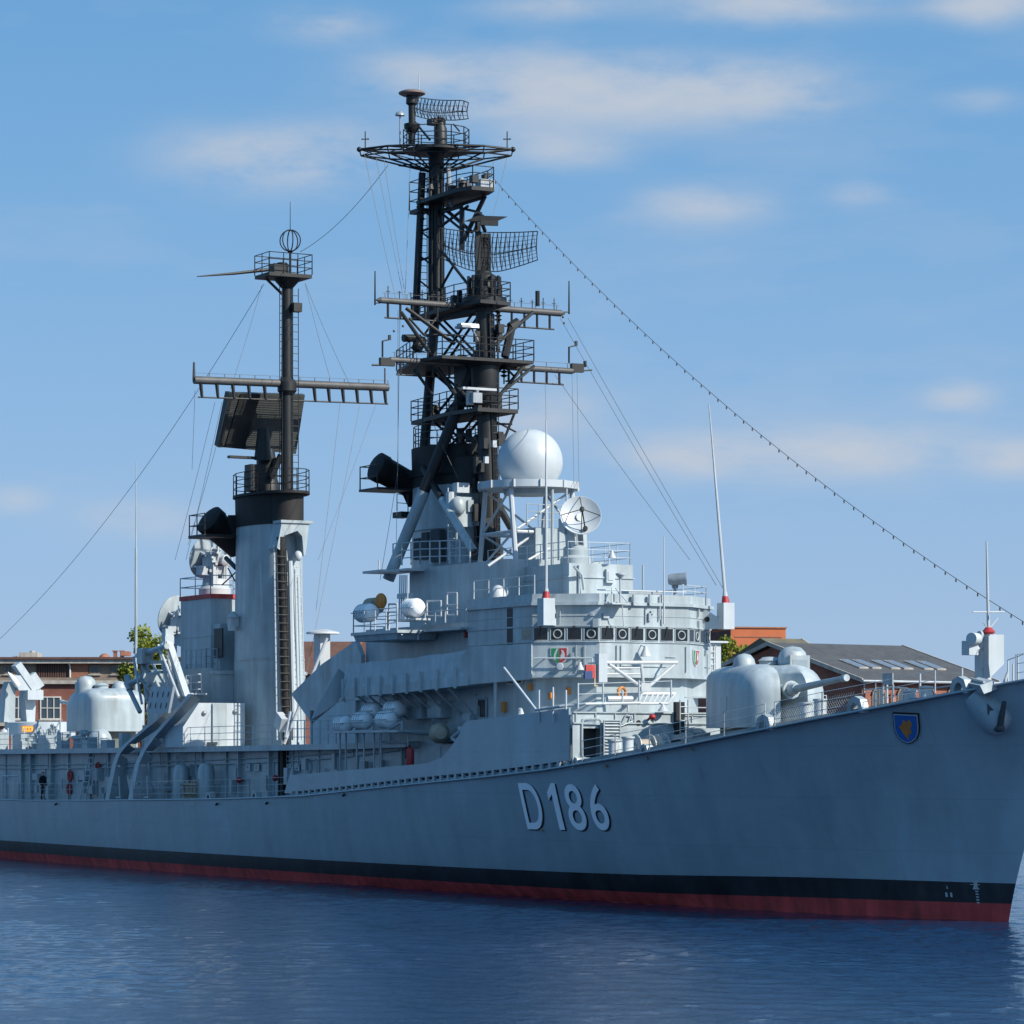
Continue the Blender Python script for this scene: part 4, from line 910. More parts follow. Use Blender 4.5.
yU = yard(44.6, 5.35, -5.0, 29.28, .2, [(5.1,1.9,5),(-1.2,-4.6,5)], .85, 1)
yL = yard(44.3, 4.95, -5.5, 26.3, .18, [(4.6,1.3,4),(-1.6,-5.0,5)], .72, 1)
m = MB()
for px, y0, y1, t in ((375,305,271,44.6),(569,314,281,44.6),(537.5,305,291,44.6)):
    m.tube(A(px,y0,t), A(px,y1,t), .05, .03); 
m.tube(A(375,303,44.6), A(380,303,44.6), .03); m.tube(A(569,312,44.6), A(563,312,44.6), .03); m.tube(A(537.5,306,44.6), A(537.5,291,44.6), .12)
part(m, 'whip_antenna', MASTM, yU)
m = MB()
for px, y0 in ((382.5,357),(569,363)): m.tube(A(px,y0,44.3), A(px,y0-16,44.3), .05); m.tube(A(px,y0-16,44.3), A(px+7,y0-17.5,44.3), .035); m.cbox(A(px+7,y0-19.5,44.3), (.12,.12,.25))
m.tube(A(585,367,44.3), A(585,361,44.3), .09); m.tube(A(579,371,44.3), A(592,370,44.3), .04); m.tube(A(372,365,44.3), A(387,365,44.3), .05); m.obox(A(387,362,44.3), (.12,0,0), (0,.4,0), (0,0,.2)); m.obox(A(577,368,44.3), (.12,0,0), (0,.35,0), (0,0,.22))
part(m, 'wind_vane', MASTM, yL)
m = MB()
for px, py in ((498,318),(504,374)):
    for k in range(3): m.lathe(A(px,py+k*4-4,43.8), (0,0,1), [(0,0),(.22,.12),(.03,.2),(0,.2)], 8)
    m.tube(A(px,py-8,43.8), A(px,py+10,43.8), .04)
part(m, 'insulator', MASTM, mast)
# navigation radar on the lower platform
m = MB(); c = T(479,389,42.3); m.obox(c, (.1,0,0), (0,.95,0), (0,0,.06)); rb = part(m, 'navigation_radar', WHITE, mast)
m = MB(); m.cbox(T(476,398,42.3), (.4,.5,.5)); m.tube(T(477,394,42.3), T(477,389,42.3), .1); m.cbox(T(470,398,42.6), (.3,.3,.7)); part(m, 'radar_gearbox', STEEL, rb)
m = MB(); m.obox(T(463,327,42.8), (.4,.0,0), (0,.25,0), (0,0,.06)); m.tube(T(470,325,43.2), T(479,342,43.2), .05); m.obox(T(468,326,43.0), (.25,0,0), (0,.5,0), (.02,0,.1)); part(m, 'floodlight', STEEL, mast)
# big air search aerial
m = MB(); m.lathe(V(43.6,0,29.35), (0,0,1), [(0,0),(1.15,0),(1.15,.25),(.72,.35),(.68,.7),(.55,.8),(.52,1.1),(.68,1.15),(.66,1.35),(.4,1.5),(.35,1.6),(0,1.6)], 20)
for k in range(10):
    a_ = k*.628; m.tube(V(43.6+.8*math.cos(a_),.8*math.sin(a_),29.4), V(43.6+.8*math.cos(a_),.8*math.sin(a_),30.7), .08)
ped = part(m, 'radar_pedestal', MASTM, mast)
def lattice(cen, chord, face, hw, prof_top, prof_bot, depth, nv, nh, rt, ang=0):
    # chord: unit along the width, face: unit towards the focus; prof(u) gives heights
    mb = MB(); P = []
    for i in range(nv+1):
        u = -1+2*i/nv; col = []
        for j in range(nh+1):
            f = j/nh; z = prof_bot(u)+(prof_top(u)-prof_bot(u))*f
            col.append(cen+chord*(u*hw)+face*(depth*(u*u))+V(0,0,z)+face*(.25*(2*f-1)**2))
        P.append(col)
    for i in range(nv+1):
        for j in range(nh+1):
            if j < nh: mb.tube(P[i][j], P[i][j+1], rt if i in (0,nv) else rt*.75, n=5)
            if i < nv: mb.tube(P[i][j], P[i+1][j], rt if j in (0,nh) else rt*.45, n=5)
    bk = -face*.55
    for i in range(0, nv, 1):
        j = nh//2
        a_ = P[i][nh if i % 2 else 0]; b_ = P[i+1][0 if i % 2 else nh]
        mb.tube(a_, b_, rt*.6, n=5)
        c_ = (P[i][j]+bk*(1-(2*i/nv-1)**2)); d_ = (P[i+1][j]+bk*(1-(2*(i+1)/nv-1)**2)); mb.tube(c_, d_, rt, n=5); mb.tube(c_, P[i][0], rt*.6, n=5); mb.tube(c_, P[i][nh], rt*.6, n=5)
    return mb
ch = V(-.28,-.96,0).normalized(); fc = V(-.96,.28,0).normalized()
cS = V(43.7,-.05,32.0)
m = lattice(cS+V(0,0,0), ch, V(-.96,.28,0), 2.52, lambda u: .92, lambda u: -1.05+.75*max(0,abs(u)-.25)**1.2, .85, 24, 8, .027)
aer = part(m, 'air_search_radar', MASTM, mast)
m = MB(); m.obox(cS+fc*-.3+V(0,0,-.1), ch*.35, fc*.3, V(0,0,1.0)); m.obox(cS+fc*.1+ch*-.35+V(0,0,.2), ch*.12, fc*.15, V(0,0,1.2)); m.tube(cS+fc*.2+V(0,0,1.0), A(478,213,42.0), .1); m.tube(cS+ch*-.4+V(0,0,1.0), A(476,213,42.4), .07); m.obox(A(486,219,41.6), ch*.75, fc*.12, V(-.1,-.3,.14)); m.tube(A(478,213,42), A(484,217,41.7), .08); m.obox(A(489,223,41.5), ch*.45, V(0,0,.12), fc*.1)
part(m, 'feed_horn', MASTM, aer)
# forward jutting platform below the top
deckplate('mast_platform', [(43.9,.55),(43.9,-.75),(45,-1.0),(49.4,-.9),(49.4,.9),(45,.9)], 35.3, .2, [(49.2,-.8),(45,-.95),(43.9,-.7),(43.9,.5),(45,.85),(49.2,.8)])
deckplate('mast_platform', [(49.0,.2),(49.0,.9),(50.2,.9),(50.2,.2)], 34.9, .2, h=1.5)
m = MB()
for px in (473,488,459,500):
    pass
m.cbox(A(485,185,44.4), (.6,.8,.5)); m.tube(A(451,206,47), A(448,165,48.2), .12); m.tube(A(462,190,46.5), A(462,178,46.5), .1); m.lathe(A(461,190,46.4)-V(0,0,0), (0,0,1), [(.15,0),(.15,.6),(0,.65)], 10); part(m, 'mast_fitting', STEEL, mast)
# ring shaped aerial frame at the top
z0 = 37.95
m = MB()
lensp = [(-.1,4.15),(1.15,2.6),(1.5,1.2),(1.5,-1.2),(1.15,-2.6),(-.1,-4.15),(-1.35,-2.6),(-1.7,-1.2),(-1.7,1.2),(-1.35,2.6)]
ea, eb = V(-CT,-ST,0), V(ST,-CT,0)
RP = lambda a, b, z: V(PT,0,z)-ea*b+eb*a
up_ = [RP(a*.8, b*.96, z0) for a, b in lensp]; lo_ = [RP(a*.77, b*.94, z0-.32) for a, b in lensp]
m.path(up_, .06, 7, True); m.path(lo_, .042, 6, True)
for p, q in zip(up_, lo_): m.tube(p, q, .035)
for i in range(10): m.tube(up_[i], lo_[(i+1)%10], .025, n=5)
for p in up_: m.tube(p, V(PT,0,z0), .045)
for p in lo_[::1]: m.tube(p, V(PT,p.y*.09,z0-1.2), .048)
for i in range(10): m.tube(lo_[i].lerp(V(PT,0,z0-1.35),.5), lo_[(i+1)%10].lerp(V(PT,0,z0-1.35),.5), .035)
m.ell(up_[0], .14, 10, 8); m.ell(up_[5], .14, 10, 8)
frame = part(m, 'ring_aerial', MASTM, mast)
m = MB()
for s, px in ((4.0,384),(-4.0,504)):
    m.tube(RP(0,s*.92,z0), RP(0,s*.92,z0+.95), .03); 
    for a_ in (0,1.05,2.1): m.tube(RP(.22*math.cos(a_),s*.92+.22*math.sin(a_),z0+.55), RP(-.22*math.cos(a_),s*.92-.22*math.sin(a_),z0+.55), .02)
part(m, 'dipole_antenna', MASTM, frame)
deckplate('mast_platform', cir(PT,0,1.7,12), z0-.05, .1, None, h=1.1)
m = MB(); m.lathe(V(PT,0,36.2), (0,0,1), [(.3,0),(.4,.6),(.42,1.4),(.6,1.65)], 14); m.lathe(V(48.4,0,z0), (0,0,1), [(0,0),(.36,0),(.33,1.0),(.24,1.2),(.24,1.55),(0,1.6)], 14); part(m, 'radar_pedestal', MASTM, mast)
c1 = T(438,111,48.4)
m = lattice(c1, V(-.2,-.98,0).normalized(), V(-.98,.2,0).normalized(), 1.42, lambda u: .52-.25*max(0,abs(u)-.8)*3, lambda u: -.5+.12*max(0,abs(u)-.6), .5, 14, 4, .026)
r10 = part(m, 'surface_radar', MASTM, mast)
m = MB(); m.tube(V(48.4,0,z0+1.5), c1+V(0,0,-.4), .16); m.obox(c1+V(.2,0,-.55), (.3,0,0), (0,.4,0), (0,0,.15)); m.tube(c1+V(0,-.9,-.6), c1+V(-.3,-1.1,-1.0), .04); part(m, 'feed_horn', MASTM, r10)
m = MB(); b = T(412,145,50.6); tz = T(412,95,50.6); m.tube(b, V(b.x,b.y,tz.z), .17, .2, 12); m.tube(T(430,140,49.5), T(415,122,50.5), .06); m.lathe(V(b.x,b.y,b.z+.6), (0,0,1), [(.2,0),(.42,.3),(.42,.5),(.2,.55)], 12); m.lathe(V(b.x,b.y,tz.z-.55), (0,0,1), [(.2,0),(.32,.1),(.3,.5)], 12)
bp = part(m, 'beacon_pole', MASTM, mast)
m = MB(); m.lathe(V(b.x,b.y,tz.z-.05), (0,0,1), [(0,0),(.5,0),(.7,.1),(.7,.18),(.5,.27),(0,.32)], 28); part(m, 'beacon_antenna', paint('beacon_tan',(.20,.15,.13),.5), bp)
m = MB(); m.tube(V(b.x-.2,b.y-.3,tz.z-.3), V(b.x-.2,b.y-.3,tz.z+1.1), .04, .02); part(m, 'lightning_rod', PALE, bp)
m = MB(); p = T(400,116,50.0); m.tube(T(400,145,50.0), p, .04); m.lathe(p, (0,0,1), [(0,0),(.26,.02),(.22,.15),(.1,.24),(0,.25)], 16); part(m, 'satellite_antenna', STEEL, mast)
# ================================================================== after funnel and mast
AX = 69.9
m = MB(); m.prism(oval(AX,3.15,1.75), 6.9, 12.0, oval(AX,3.1,1.62)); m.prism(oval(AX,3.1,1.6), 12.0, 19.65, oval(AX,3.0,1.5)); m.prism(oval(AX-.1,3.0,1.66), 11.96, 12.02)
fun2 = part(m, 'funnel', GREY)
m = MB(); m.prism(oval(AX,3.03,1.53), 19.65, 21.4, oval(AX,3.06,1.56)); m.prism(oval(AX,2.6,1.1), 21.3, 21.45); m.prism(oval(AX-.3,3.6,1.7), 21.35, 21.5); m.lathe(V(67.4,0,19.7), (0,0,1), [(0,0),(.95,0),(.95,1.7),(0,1.72)], 18); part(m, 'funnel_cap', SOOT, fun2)
r_ = oval(AX-.3,3.55,1.65,16)
m = MB(); m.rail([V(p[0],p[1],21.5) for p in r_+r_[:1]], 1.25, 3, 3, .035, .026); part(m, 'guard_rail', MASTM, fun2)
pc = W(232,540,.9); pe = W(213,523,2.2); exhaust(pc, pe-pc, .85, (pe-pc).length+.35, fun2)
m = MB(); m.extr([W(224,540,1.6), W(236,553,1.0), W(238,515,1.0), W(228,515,1.6)], (0,-.9,0)); part(m, 'pipe_bracket', SOOT, fun2)
m = MB(); a = W(193,537,3.0); m.box((a.x-2.4,1.2,a.z-.12), (a.x,3.3,a.z+.05)); m.rail([V(a.x-2.3,3.25,a.z), V(a.x-.05,3.25,a.z), V(a.x-.05,1.4,a.z)], 1.25, 2, 1.5, .04, .03); part(m, 'pipe_platform', MASTM, fun2)
# mast bracket, cable trunk and pipes on the front of the funnel
FT = 66.7
m = MB(); 
m.extr([V(66.0,-.75,19.7), V(66.0,.95,19.7), V(66.0,1.25,18.2), V(66.0,.95,18.0), V(66.0,.8,18.9), V(66.0,.0,19.2), V(66.0,-.3,18.9), V(66.0,-.4,17.8), V(66.0,-.5,17.8)], (1.2,0,0)); m.box((65.9,-.95,19.62), (67,1.05,19.78)); part(m, 'mast_bracket', GREY, fun2)
m = MB(); m.tube(T(281,537,66.2), T(287,745,65.9), .26, n=10); part(m, 'cable_trunk', SOOT, fun2)
m = MB(); m.ladder(T(281,548,65.8), T(287,740,65.6), (0,1,0), .62, .45, .028)
part(m, 'ladder', MASTM, fun2)
m = MB()
for k, (xa, xb) in enumerate(((274,277),(278,282),(290,294),(295,299),(298,302))): m.tube(T(xa,545+8*k,66.3), T(xb,740,66.0), (.05,.08,.15,.06,.06)[k])
m.ladder(T(297,560,66.4), T(302,700,66.4), (0,1,0), .4, .4, .03); m.ell(T(298,556,66.2), (.25,.25,.3), 10, 8)
part(m, 'pipework', PALE, fun2)
m = MB(); m.tube(W(260,562,1.58), W(262,610,1.6), .03); m.tube(W(252,700,1.7), W(252,560,1.55), .02); m.cbox(W(225,672,1.7), (.9,.1,.2)); part(m, 'pipework', WHITE, fun2)
m = MB(); m.tube(V(67.4,0,19.6), V(67.4,0,33.4), .36, .30, 14); m.lathe(V(67.4,0,33.0), (0,0,1), [(.3,0),(.8,.55),(0,.56)], 14); m.lathe(V(67.4,0,26.9), (0,0,1), [(.3,0),(.55,.3),(.55,.8),(.3,1.1)], 14); m.cbox((66.9,-.35,31.9), (.5,.5,.5)); m.tube(V(67.4,1.3,33.5), V(67.4,.2,32.6), .08)
am = part(m, 'after_mast', MASTM)
m = MB(); m.ladder(V(67.3,.42,21.5), V(67.3,.42,33.2), (1,0,0), .35, .4, .025); m.ladder(V(67.0,-.35,21.5), V(67.0,-.35,33.0), (0,1,0), .35, .4, .025); part(m, 'ladder', MASTM, am)
deckplate('mast_platform', [(66.4,1.55),(66.4,-1.1),(68.4,-1.1),(68.4,1.55)], 33.75, .2, None, am, h=1.15)
m = MB(); m.tube(V(67.4,-.2,33.7), V(67.4,-.2,35.2), .07); c = V(67.4,-.2,35.75)
for a_ in (0,60,120): m.ring(c, V(math.cos(R(a_+20)),math.sin(R(a_+20)),0), .6, .035, 28)
m.tube(c+V(0,0,.55), c+V(0,0,2.2), .025, .015); m.lathe(c-V(0,0,.75), (0,0,1), [(.06,0),(.18,.15),(0,.18)], 10); part(m, 'loop_antenna', MASTM, am)
m = MB(); m.tube(V(67.4,1.2,34.0), T(234,273.5,67.4), .1, .08); m.tube(T(234,273.5,67.4), T(197,276.5,67.4), .08, .03); m.cbox((67.4,.5,34.1), (.7,.9,.5)); m.lathe(V(67.4,.3,33.75), (0,0,1), [(.3,0),(.3,.7),(0,.75)], 12); part(m, 'aerial_boom', MASTM, am)
m = MB(); zy = 27.4; a = T(194,380,67.4); b = T(388,387.5,67.4); m.tube(a, b, .22, .22, 14); m.tube(a+V(0,0,.4), b+V(0,0,.4), .012, n=4)
for k in range(14): p = a.lerp(b,k/13); m.tube(p, p+V(0,0,.4), .025, n=4)
m.tube(a, a+V(0,0,1.0), .1, .06); m.tube(b+V(0,.2,0), b+V(0,.2,1.1), .05)
y2 = part(m, 'yard', YARDM, am)
m = MB()
for f0, f1 in ((.02,.455),(.60,1.0)):
    a1, b1 = a.lerp(b,f0)-V(0,0,.95), a.lerp(b,f1)-V(0,0,.95); m.tube(a1, b1, .045)
    for k in range(6): q = a1.lerp(b1,(k+.25)/5.4); m.tube(q, q+V(0,.1,.95), .09, .12, 6)
m.tube(a.lerp(b,.45)-V(0,0,.95), a.lerp(b,.62)-V(0,0,.95), .04); part(m, 'footrope_rail', MASTM, y2)
# slanted planar radar on the after funnel
uh = V(.12,-.97,-.05).normalized(); c = T(262,424,69.6); tl_, tr_, br_, bl_ = T(230,393,69.4), T(305,395,69.4), T(296,454,70.4), T(219,447,70.4)
nf = (tr_-tl_).cross(bl_-tl_).normalized()
if nf.x > 0: nf = -nf
m = MB(); m.extr([tl_,tr_,br_,bl_], -nf*.35); 
for k in range(1,26):
    f = k/26; m.tube(tl_.lerp(bl_,f)+nf*.01, tr_.lerp(br_,f)+nf*.004, .012, n=4)
pan = part(m, 'planar_radar', paint('radar_grey', (.045,.05,.048), .6, .2, .1, 1.5))
m = MB(); e1 = (tr_-tl_)
m.extr([tl_+e1*.14+nf*.04, tl_+e1*.40+nf*.04, bl_+e1*.33+nf*.04, bl_+e1*.07+nf*.04], nf*.05); m.extr([tl_-e1*.02+nf*.12, tl_+e1*.03+nf*.12, bl_+e1*.03+nf*.12, bl_-e1*.02+nf*.12], -nf*.6); part(m, 'radar_frame', MASTM, pan)
m = MB(); m.lathe(V(69.8,.15,21.5), (0,0,1), [(0,0),(.75,0),(.7,.6),(.6,.9),(.62,2.0),(.5,2.1),(.42,2.6),(0,2.6)], 18); m.tube(T(263,460,69.2), T(263,428,69.0), .52, .30, 14); m.tube(T(271,478,69.0), T(281,455,68.8), .2); m.obox(T(256,458,69.4), (.2,0,0), (0,1.7,0), (0,0,.07)); m.cbox(T(255,478,69.4), (.9,.9,1.5)); part(m, 'radar_pedestal', MASTM, pan)
# ================================================================== after superstructure
m = MB(); 
pl_ = [(71.8,2.6),(71.8,-3.2),(79.6,-3.2),(79.6,3.2),(72.8,3.4)]
m.prism(pl_, 6.85, 11.3); m.prism(off(pl_,.08), 11.22, 11.42); m.prism(off(pl_,.04), 9.3, 9.36); ah = part(m, 'after_house', GREY)
m = MB(); cD = V(78.6,.6,0); tp_ = [(74.5,1.62),(74.5,-1.6),(78.6,-1.6),(79.0,1.62)]; m.prism(tp_, 11.4, 15.72); m.prism(off(tp_,.03), 13.5, 13.54); m.box((73.4,-1.2,11.4), (74.5,1.5,14.2)); dr_ = part(m, 'director_tower', GREY)
m = MB(); m.prism(off(tp_,.07), 15.72, 15.98); part(m, 'tower_rim', RED, dr_)
m = MB(); a, b = W(214,658,1.66), W(222.5,628,1.66); m.box((b.x,1.6,a.z), (a.x,1.68,b.z)); part(m, 'doorway', BLACK, dr_)
m = MB(); m.rail([V(76.6,2.3,11.45), V(73.6,2.3,11.45), V(73.4,1.7,11.45)], 1.3, 3, .8, .035, .025); rr = off(tp_,-.02); m.rail([V(p[0],p[1],15.98) for p in rr+rr[:1]], 1.1, 2, 3, .035, .03); part(m, 'guard_rail', GREY, dr_)
cone_lamp(V(77.3,2.0,11.5), (0,-.3,0), dr_, 1.2); 
m = MB(); p = W(233,622,1.9); m.cbox(p, (.5,.5,.5)); m.lathe(p+V(0,0,.25), (0,0,1), [(.4,0),(.1,.35),(0,.36)], 12); m.lathe(p-V(0,0,.5), (0,0,1), [(.3,0),(.3,.3),(0,.3)], 12); part(m, 'flood_lamp', WHITE, dr_)
m = MB(); a = W(228,664,2.6); m.box((71.9,2.2,a.z-2.2), (73.6,3.6,a.z-.2)); part(m, 'junction_box', GREY, ah)
def director(c, dn, base_z):
    dn = Vector(dn).normalized(); up = (V(0,0,1)-dn*dn.z).normalized(); sd = dn.cross(up); r = 1.32
    m = MB(); prof = [(r*k/8, .35*(k/8)**2-.35) for k in range(9)]+[(r,.05),(r*.97,.05)]+[(r*.97*k/8, .35*(k/8)**2-.27) for k in range(8,-1,-1)]
    m.lathe(c, dn, prof, 30); o = part(m, 'guidance_radar', GREY)
    m = MB(); bk = c-dn*.75
    for s in (1,-1):
        m.obox(bk+sd*s*.55-dn*.2+V(0,0,-.55), dn*.35, sd*.12, V(0,0,1.0)); m.ring(bk+sd*s*.62-dn*.35+up*.55, dn, .24, .05, 16); m.tube(bk+sd*s*.8+up*.2, c+sd*s*.7+up*.3, .07); m.tube(bk+sd*s*.5-up*.3-dn*.3, c+sd*s*1.0-up*.7, .06)
    m.obox(bk-dn*.25+up*.15, dn*.4, sd*.45, up*.3); m.lathe(bk-dn*.6+up*.15, -dn, [(0,0),(.3,0),(.34,.3),(.2,.4),(0,.4)], 14); m.obox(bk-dn*.3-up*.5, dn*.35, sd*.35, up*.25)
    m.cbox(V(bk.x-.2,bk.y+.9,bk.z-.7), (.6,.5,.5))
    for k in range(26): m.cbox(bk+sd*random.uniform(-.85,.85)+up*random.uniform(-.9,.95)-dn*random.uniform(.0,.7), (random.uniform(.1,.3),random.uniform(.1,.3),random.uniform(.1,.3)))
    for k in range(14):
        q = bk+sd*random.uniform(-.8,.8)+up*random.uniform(-.9,.7)-dn*random.uniform(.3,.7); m.tube(q, q+V(random.uniform(-.3,.3),random.uniform(-.3,.3),random.uniform(.2,.7)), .035, n=5)
    part(m, 'tracking_gear', PALE, o)
    m = MB(); m.lathe(V(bk.x,bk.y,base_z), (0,0,1), [(0,0),(.95,0),(.95,.4),(.75,.6),(.7,1.0),(0,1.0)], 20); h = bk.z-base_z
    for s in (1,-1): m.tube(V(bk.x,bk.y+s*.55,base_z+.8), V(bk.x,bk.y+s*.6,bk.z+.1), .2)
    m.tube(V(bk.x-.5,bk.y+.1,base_z+.7), V(bk.x-.5,bk.y+.1,bk.z-.3), .07); m.tube(V(bk.x-.5,bk.y-.4,base_z+.7), V(bk.x-.5,bk.y-.4,bk.z-.5), .07)
    part(m, 'radar_pedestal', PALE, o)
director(W(211,556,.6)+V(.75,0,0), (.85,.35,.25), 15.98)
m = MB(); m.box((79.7,-1.6,6.9), (85.2,1.2,10.9)); m.box((79.62,-1.75,10.9), (85.4,1.35,11.05)); part(m, 'director_base', GREY)
director(W(179,616,.4)+V(.75,0,0), (.85,.35,.25), 11.05)
m = MB(); m.tube(W(226,558,.6), W(236,568,.6), .14); m.tube(W(228,568,.8), W(236,583,.8), .04); m.tube(W(222,585,1.0), W(236,572,.8), .04); part(m, 'waveguide', MASTM)
m = MB(); m.rail([V(79.8,1.25,11.05), V(85.2,1.25,11.05), V(85.2,-1.6,11.05)], 1.1, 3, 1.4, .035, .025); part(m, 'guard_rail', GREY, ah)
# missile magazine house: pale front with a darker band
BT = 68.4
def T6(px, py): return T(px, py, BT)
y0, y1 = T6(245,745).y, T6(183,745).y; zt = T6(215,703).z; zb = L1(BT)+.1
m = MB(); cut = T6(208,703).y
m.extr([V(BT,y0,zb), V(BT,y1,zb), V(BT,y1,T6(184,727).z), V(BT,T6(199,704).y,zt), V(BT,y0,zt)], (2.6,0,0)); mg = part(m, 'magazine_house', PALE)
m = MB(); a, b = T6(226,740).y, T6(212,740).y; m.box((BT-.12,a,zb), (BT+.02,b,zt-.02)); part(m, 'front_band', GREY, mg)
for px, py in ((204,713),(235,711.5)):
    m = MB(); p = T6(px,py); m.ell(V(BT-.03,p.y,p.z), .14, 12, 8); part(m, 'deck_lamp', STEEL, mg)
m = MB(); p = T6(206.5,748); m.cbox((BT-.8,p.y,zb+.15), (.4,.5,.3)); part(m, 'stowage_box', TAN)
m = MB(); m.box((72.0,3.0,6.9), (76,5.3,8.3)); part(m, 'deck_locker', GREY)
# tall whip by the aft gun
m = MB(); a = W(136,660,-4.2); m.tube(V(a.x,a.y,6.8), V(a.x,a.y,W(136,548,-4.2).z), .12, .08); m.tube(V(a.x,a.y,W(136,548,-4.2).z), V(a.x,a.y,W(135,462,-4.2).z), .05, .02); part(m, 'whip_antenna', GREY)
# ---- boat davits: two curved tracks, arms, perforated panel, boarding stage
tr = [[(107,800),(110,784),(114,765),(118,754),(126,744),(165,712)], [(130,800),(133,783),(137,764),(143,751),(152,738),(190,694)]]
for k, pts in enumerate(tr):
    t0 = W(pts[0][0], 800, 6.85).x
    P = [W(x, y, 6.85-.1*i) for i, (x, y) in enumerate(pts)]
    m = MB(); tw = .30; dp = V(0,-.55,-.45)
    for a, b in zip(P, P[1:]):
        m.hexa([a+V(-tw,0,0), a+V(tw,0,0), a+V(tw,-.5,-.0), a+V(-tw,-.5,-.0)], [b+V(-tw,0,0), b+V(tw,0,0), b+V(tw,-.5,-.3), b+V(-tw,-.5,-.3)])
    a = P[0]; m.extr([V(a.x-.3,a.y-.1,zd(a.x)), V(a.x-.3,a.y-1.4,zd(a.x)), P[2]+V(-.3,-.5,0), P[1]+V(-.3,-.3,0)], (.12,0,0))
    dv = part(m, 'boat_davit', PALE if k == 1 else GREY)
    m = MB(); 
    ax0, ay0 = ((150,704),(187,697))[k]; ax1, ay1 = ((143,652),(168,640))[k]
    q0 = W(ax0,ay0,5.5); q1 = W(ax1,ay1,5.3); m.obox((q0+q1)/2, (.16,0,0), (0,.2,.05), (q1-q0)/2); q2 = W(ax1-4,ay1+6,5.5); m.obox((q1+q2)/2, (.2,0,0), (0,.25,.05), (q2-q1)/2); m.tube(q0+V(0,.5,0), q1+V(0,.6,-.3), .08); m.cbox(q1, (.5,.55,.45))
    part(m, 'davit_arm', PALE if k else GREY, dv)
t0 = W(130,800,6.85).x
m = MB(); Q = lambda x, y: W(x, y, 6.75)
quad = [Q(146,713), Q(168,713), Q(173,686.5), Q(151,686.5)]; nq = (quad[1]-quad[0]).cross(quad[3]-quad[0]).normalized(); nq = nq if nq.y > 0 else -nq
m.mat(0).extr(quad, -nq*.15); m.mat(1)
for r_i in range(2):
    for c_i in range(4):
        f, g = .14+.24*c_i, .28+.42*r_i
        c = quad[0].lerp(quad[1],f).lerp(quad[3].lerp(quad[2],f),g); ux = (quad[1]-quad[0]).normalized(); uz = (quad[3]-quad[0]).normalized()
        m.extr([c+ux*.085*math.cos(a)+uz*.2*math.sin(a)+nq*.012 for a in [i*.524 for i in range(12)]], -nq*.006)
part(m, 'perforated_panel', [PALE, BLACK])
m = MB(); Q = lambda x, y: W(x, y, 5.8)
for a, b, r in (((150,686),(140,655),.16),((168,686),(160,650),.12),((141,655),(167,646),.18),((136,672),(150,690),.12),((126,683),(140,712),.14),((129,684),(147,676),.18),((140,676),(160,672),.10),((152,672),(160,690),.1),((146,664),(166,660),.06),((150,660),(164,684),.07),((127,676),(130,690),.22),((143,660),(147,700),.14)): m.tube(Q(*a), Q(*b), r)
m.obox(Q(155,678), (.2,0,0), (0,.8,0), (0,.1,.25)); m.obox(Q(145,656), (.4,0,0), (0,.35,0), (0,0,.45))
part(m, 'boat_chock', GREY)
m = MB(); Q2 = lambda x, y: T(x, y, t0-1.5)
for a, b, r in (((171,650),(187,697),.13),((167,655),(178,695),.09),((176,690),(186,690),.12),((170,648),(164,640),.1),((178,695),(181,702),.1),((168,652),(174,665),.16)): m.tube(Q2(*a), Q2(*b), r)
m.cbox(Q2(182,690), (.5,.7,1.2)); m.cbox(Q2(168,635), (.5,.5,.7)); part(m, 'winch_arm', PALE)
m = MB(); Q2 = lambda x, y: T(x, y, t0-2.5)
m.obox(Q2(193,694), (.5,0,0), (0,.65,0), (0,0,.05)); m.path([Q2(186,694), Q2(186,676), Q2(201,674), Q2(202,693)], .045); m.tube(Q2(191,694), Q2(191,675), .04); m.tube(Q2(186,683), Q2(202,682), .03); m.tube(Q2(186,690), Q2(202,689), .03); m.tube(Q2(186,694), Q2(186,712), .045); m.tube(Q2(200,695), Q2(186,704), .045); part(m, 'boarding_stage', PALE)
m = MB()
for k in range(40):
    f = random.random(); p = T(160+30*f, 730-34*f+random.uniform(0,9), t0-1.6); m.cbox(p, (random.uniform(.1,.4),random.uniform(.1,.3),random.uniform(.1,.35)))
m.tube(T(150,744,t0-1.4), T(190,706,t0-1.4), .2); part(m, 'davit_machinery', STEEL)
for px in (120, 148):
    m = MB(); p = W(px, 798, 6.8); m.tube(p, p+V(.15,0,1.25), .05); m.tube(p+V(-.3,.1,.02), p+V(.3,.1,.02), .06); part(m, 'davit_pin', WHITE)
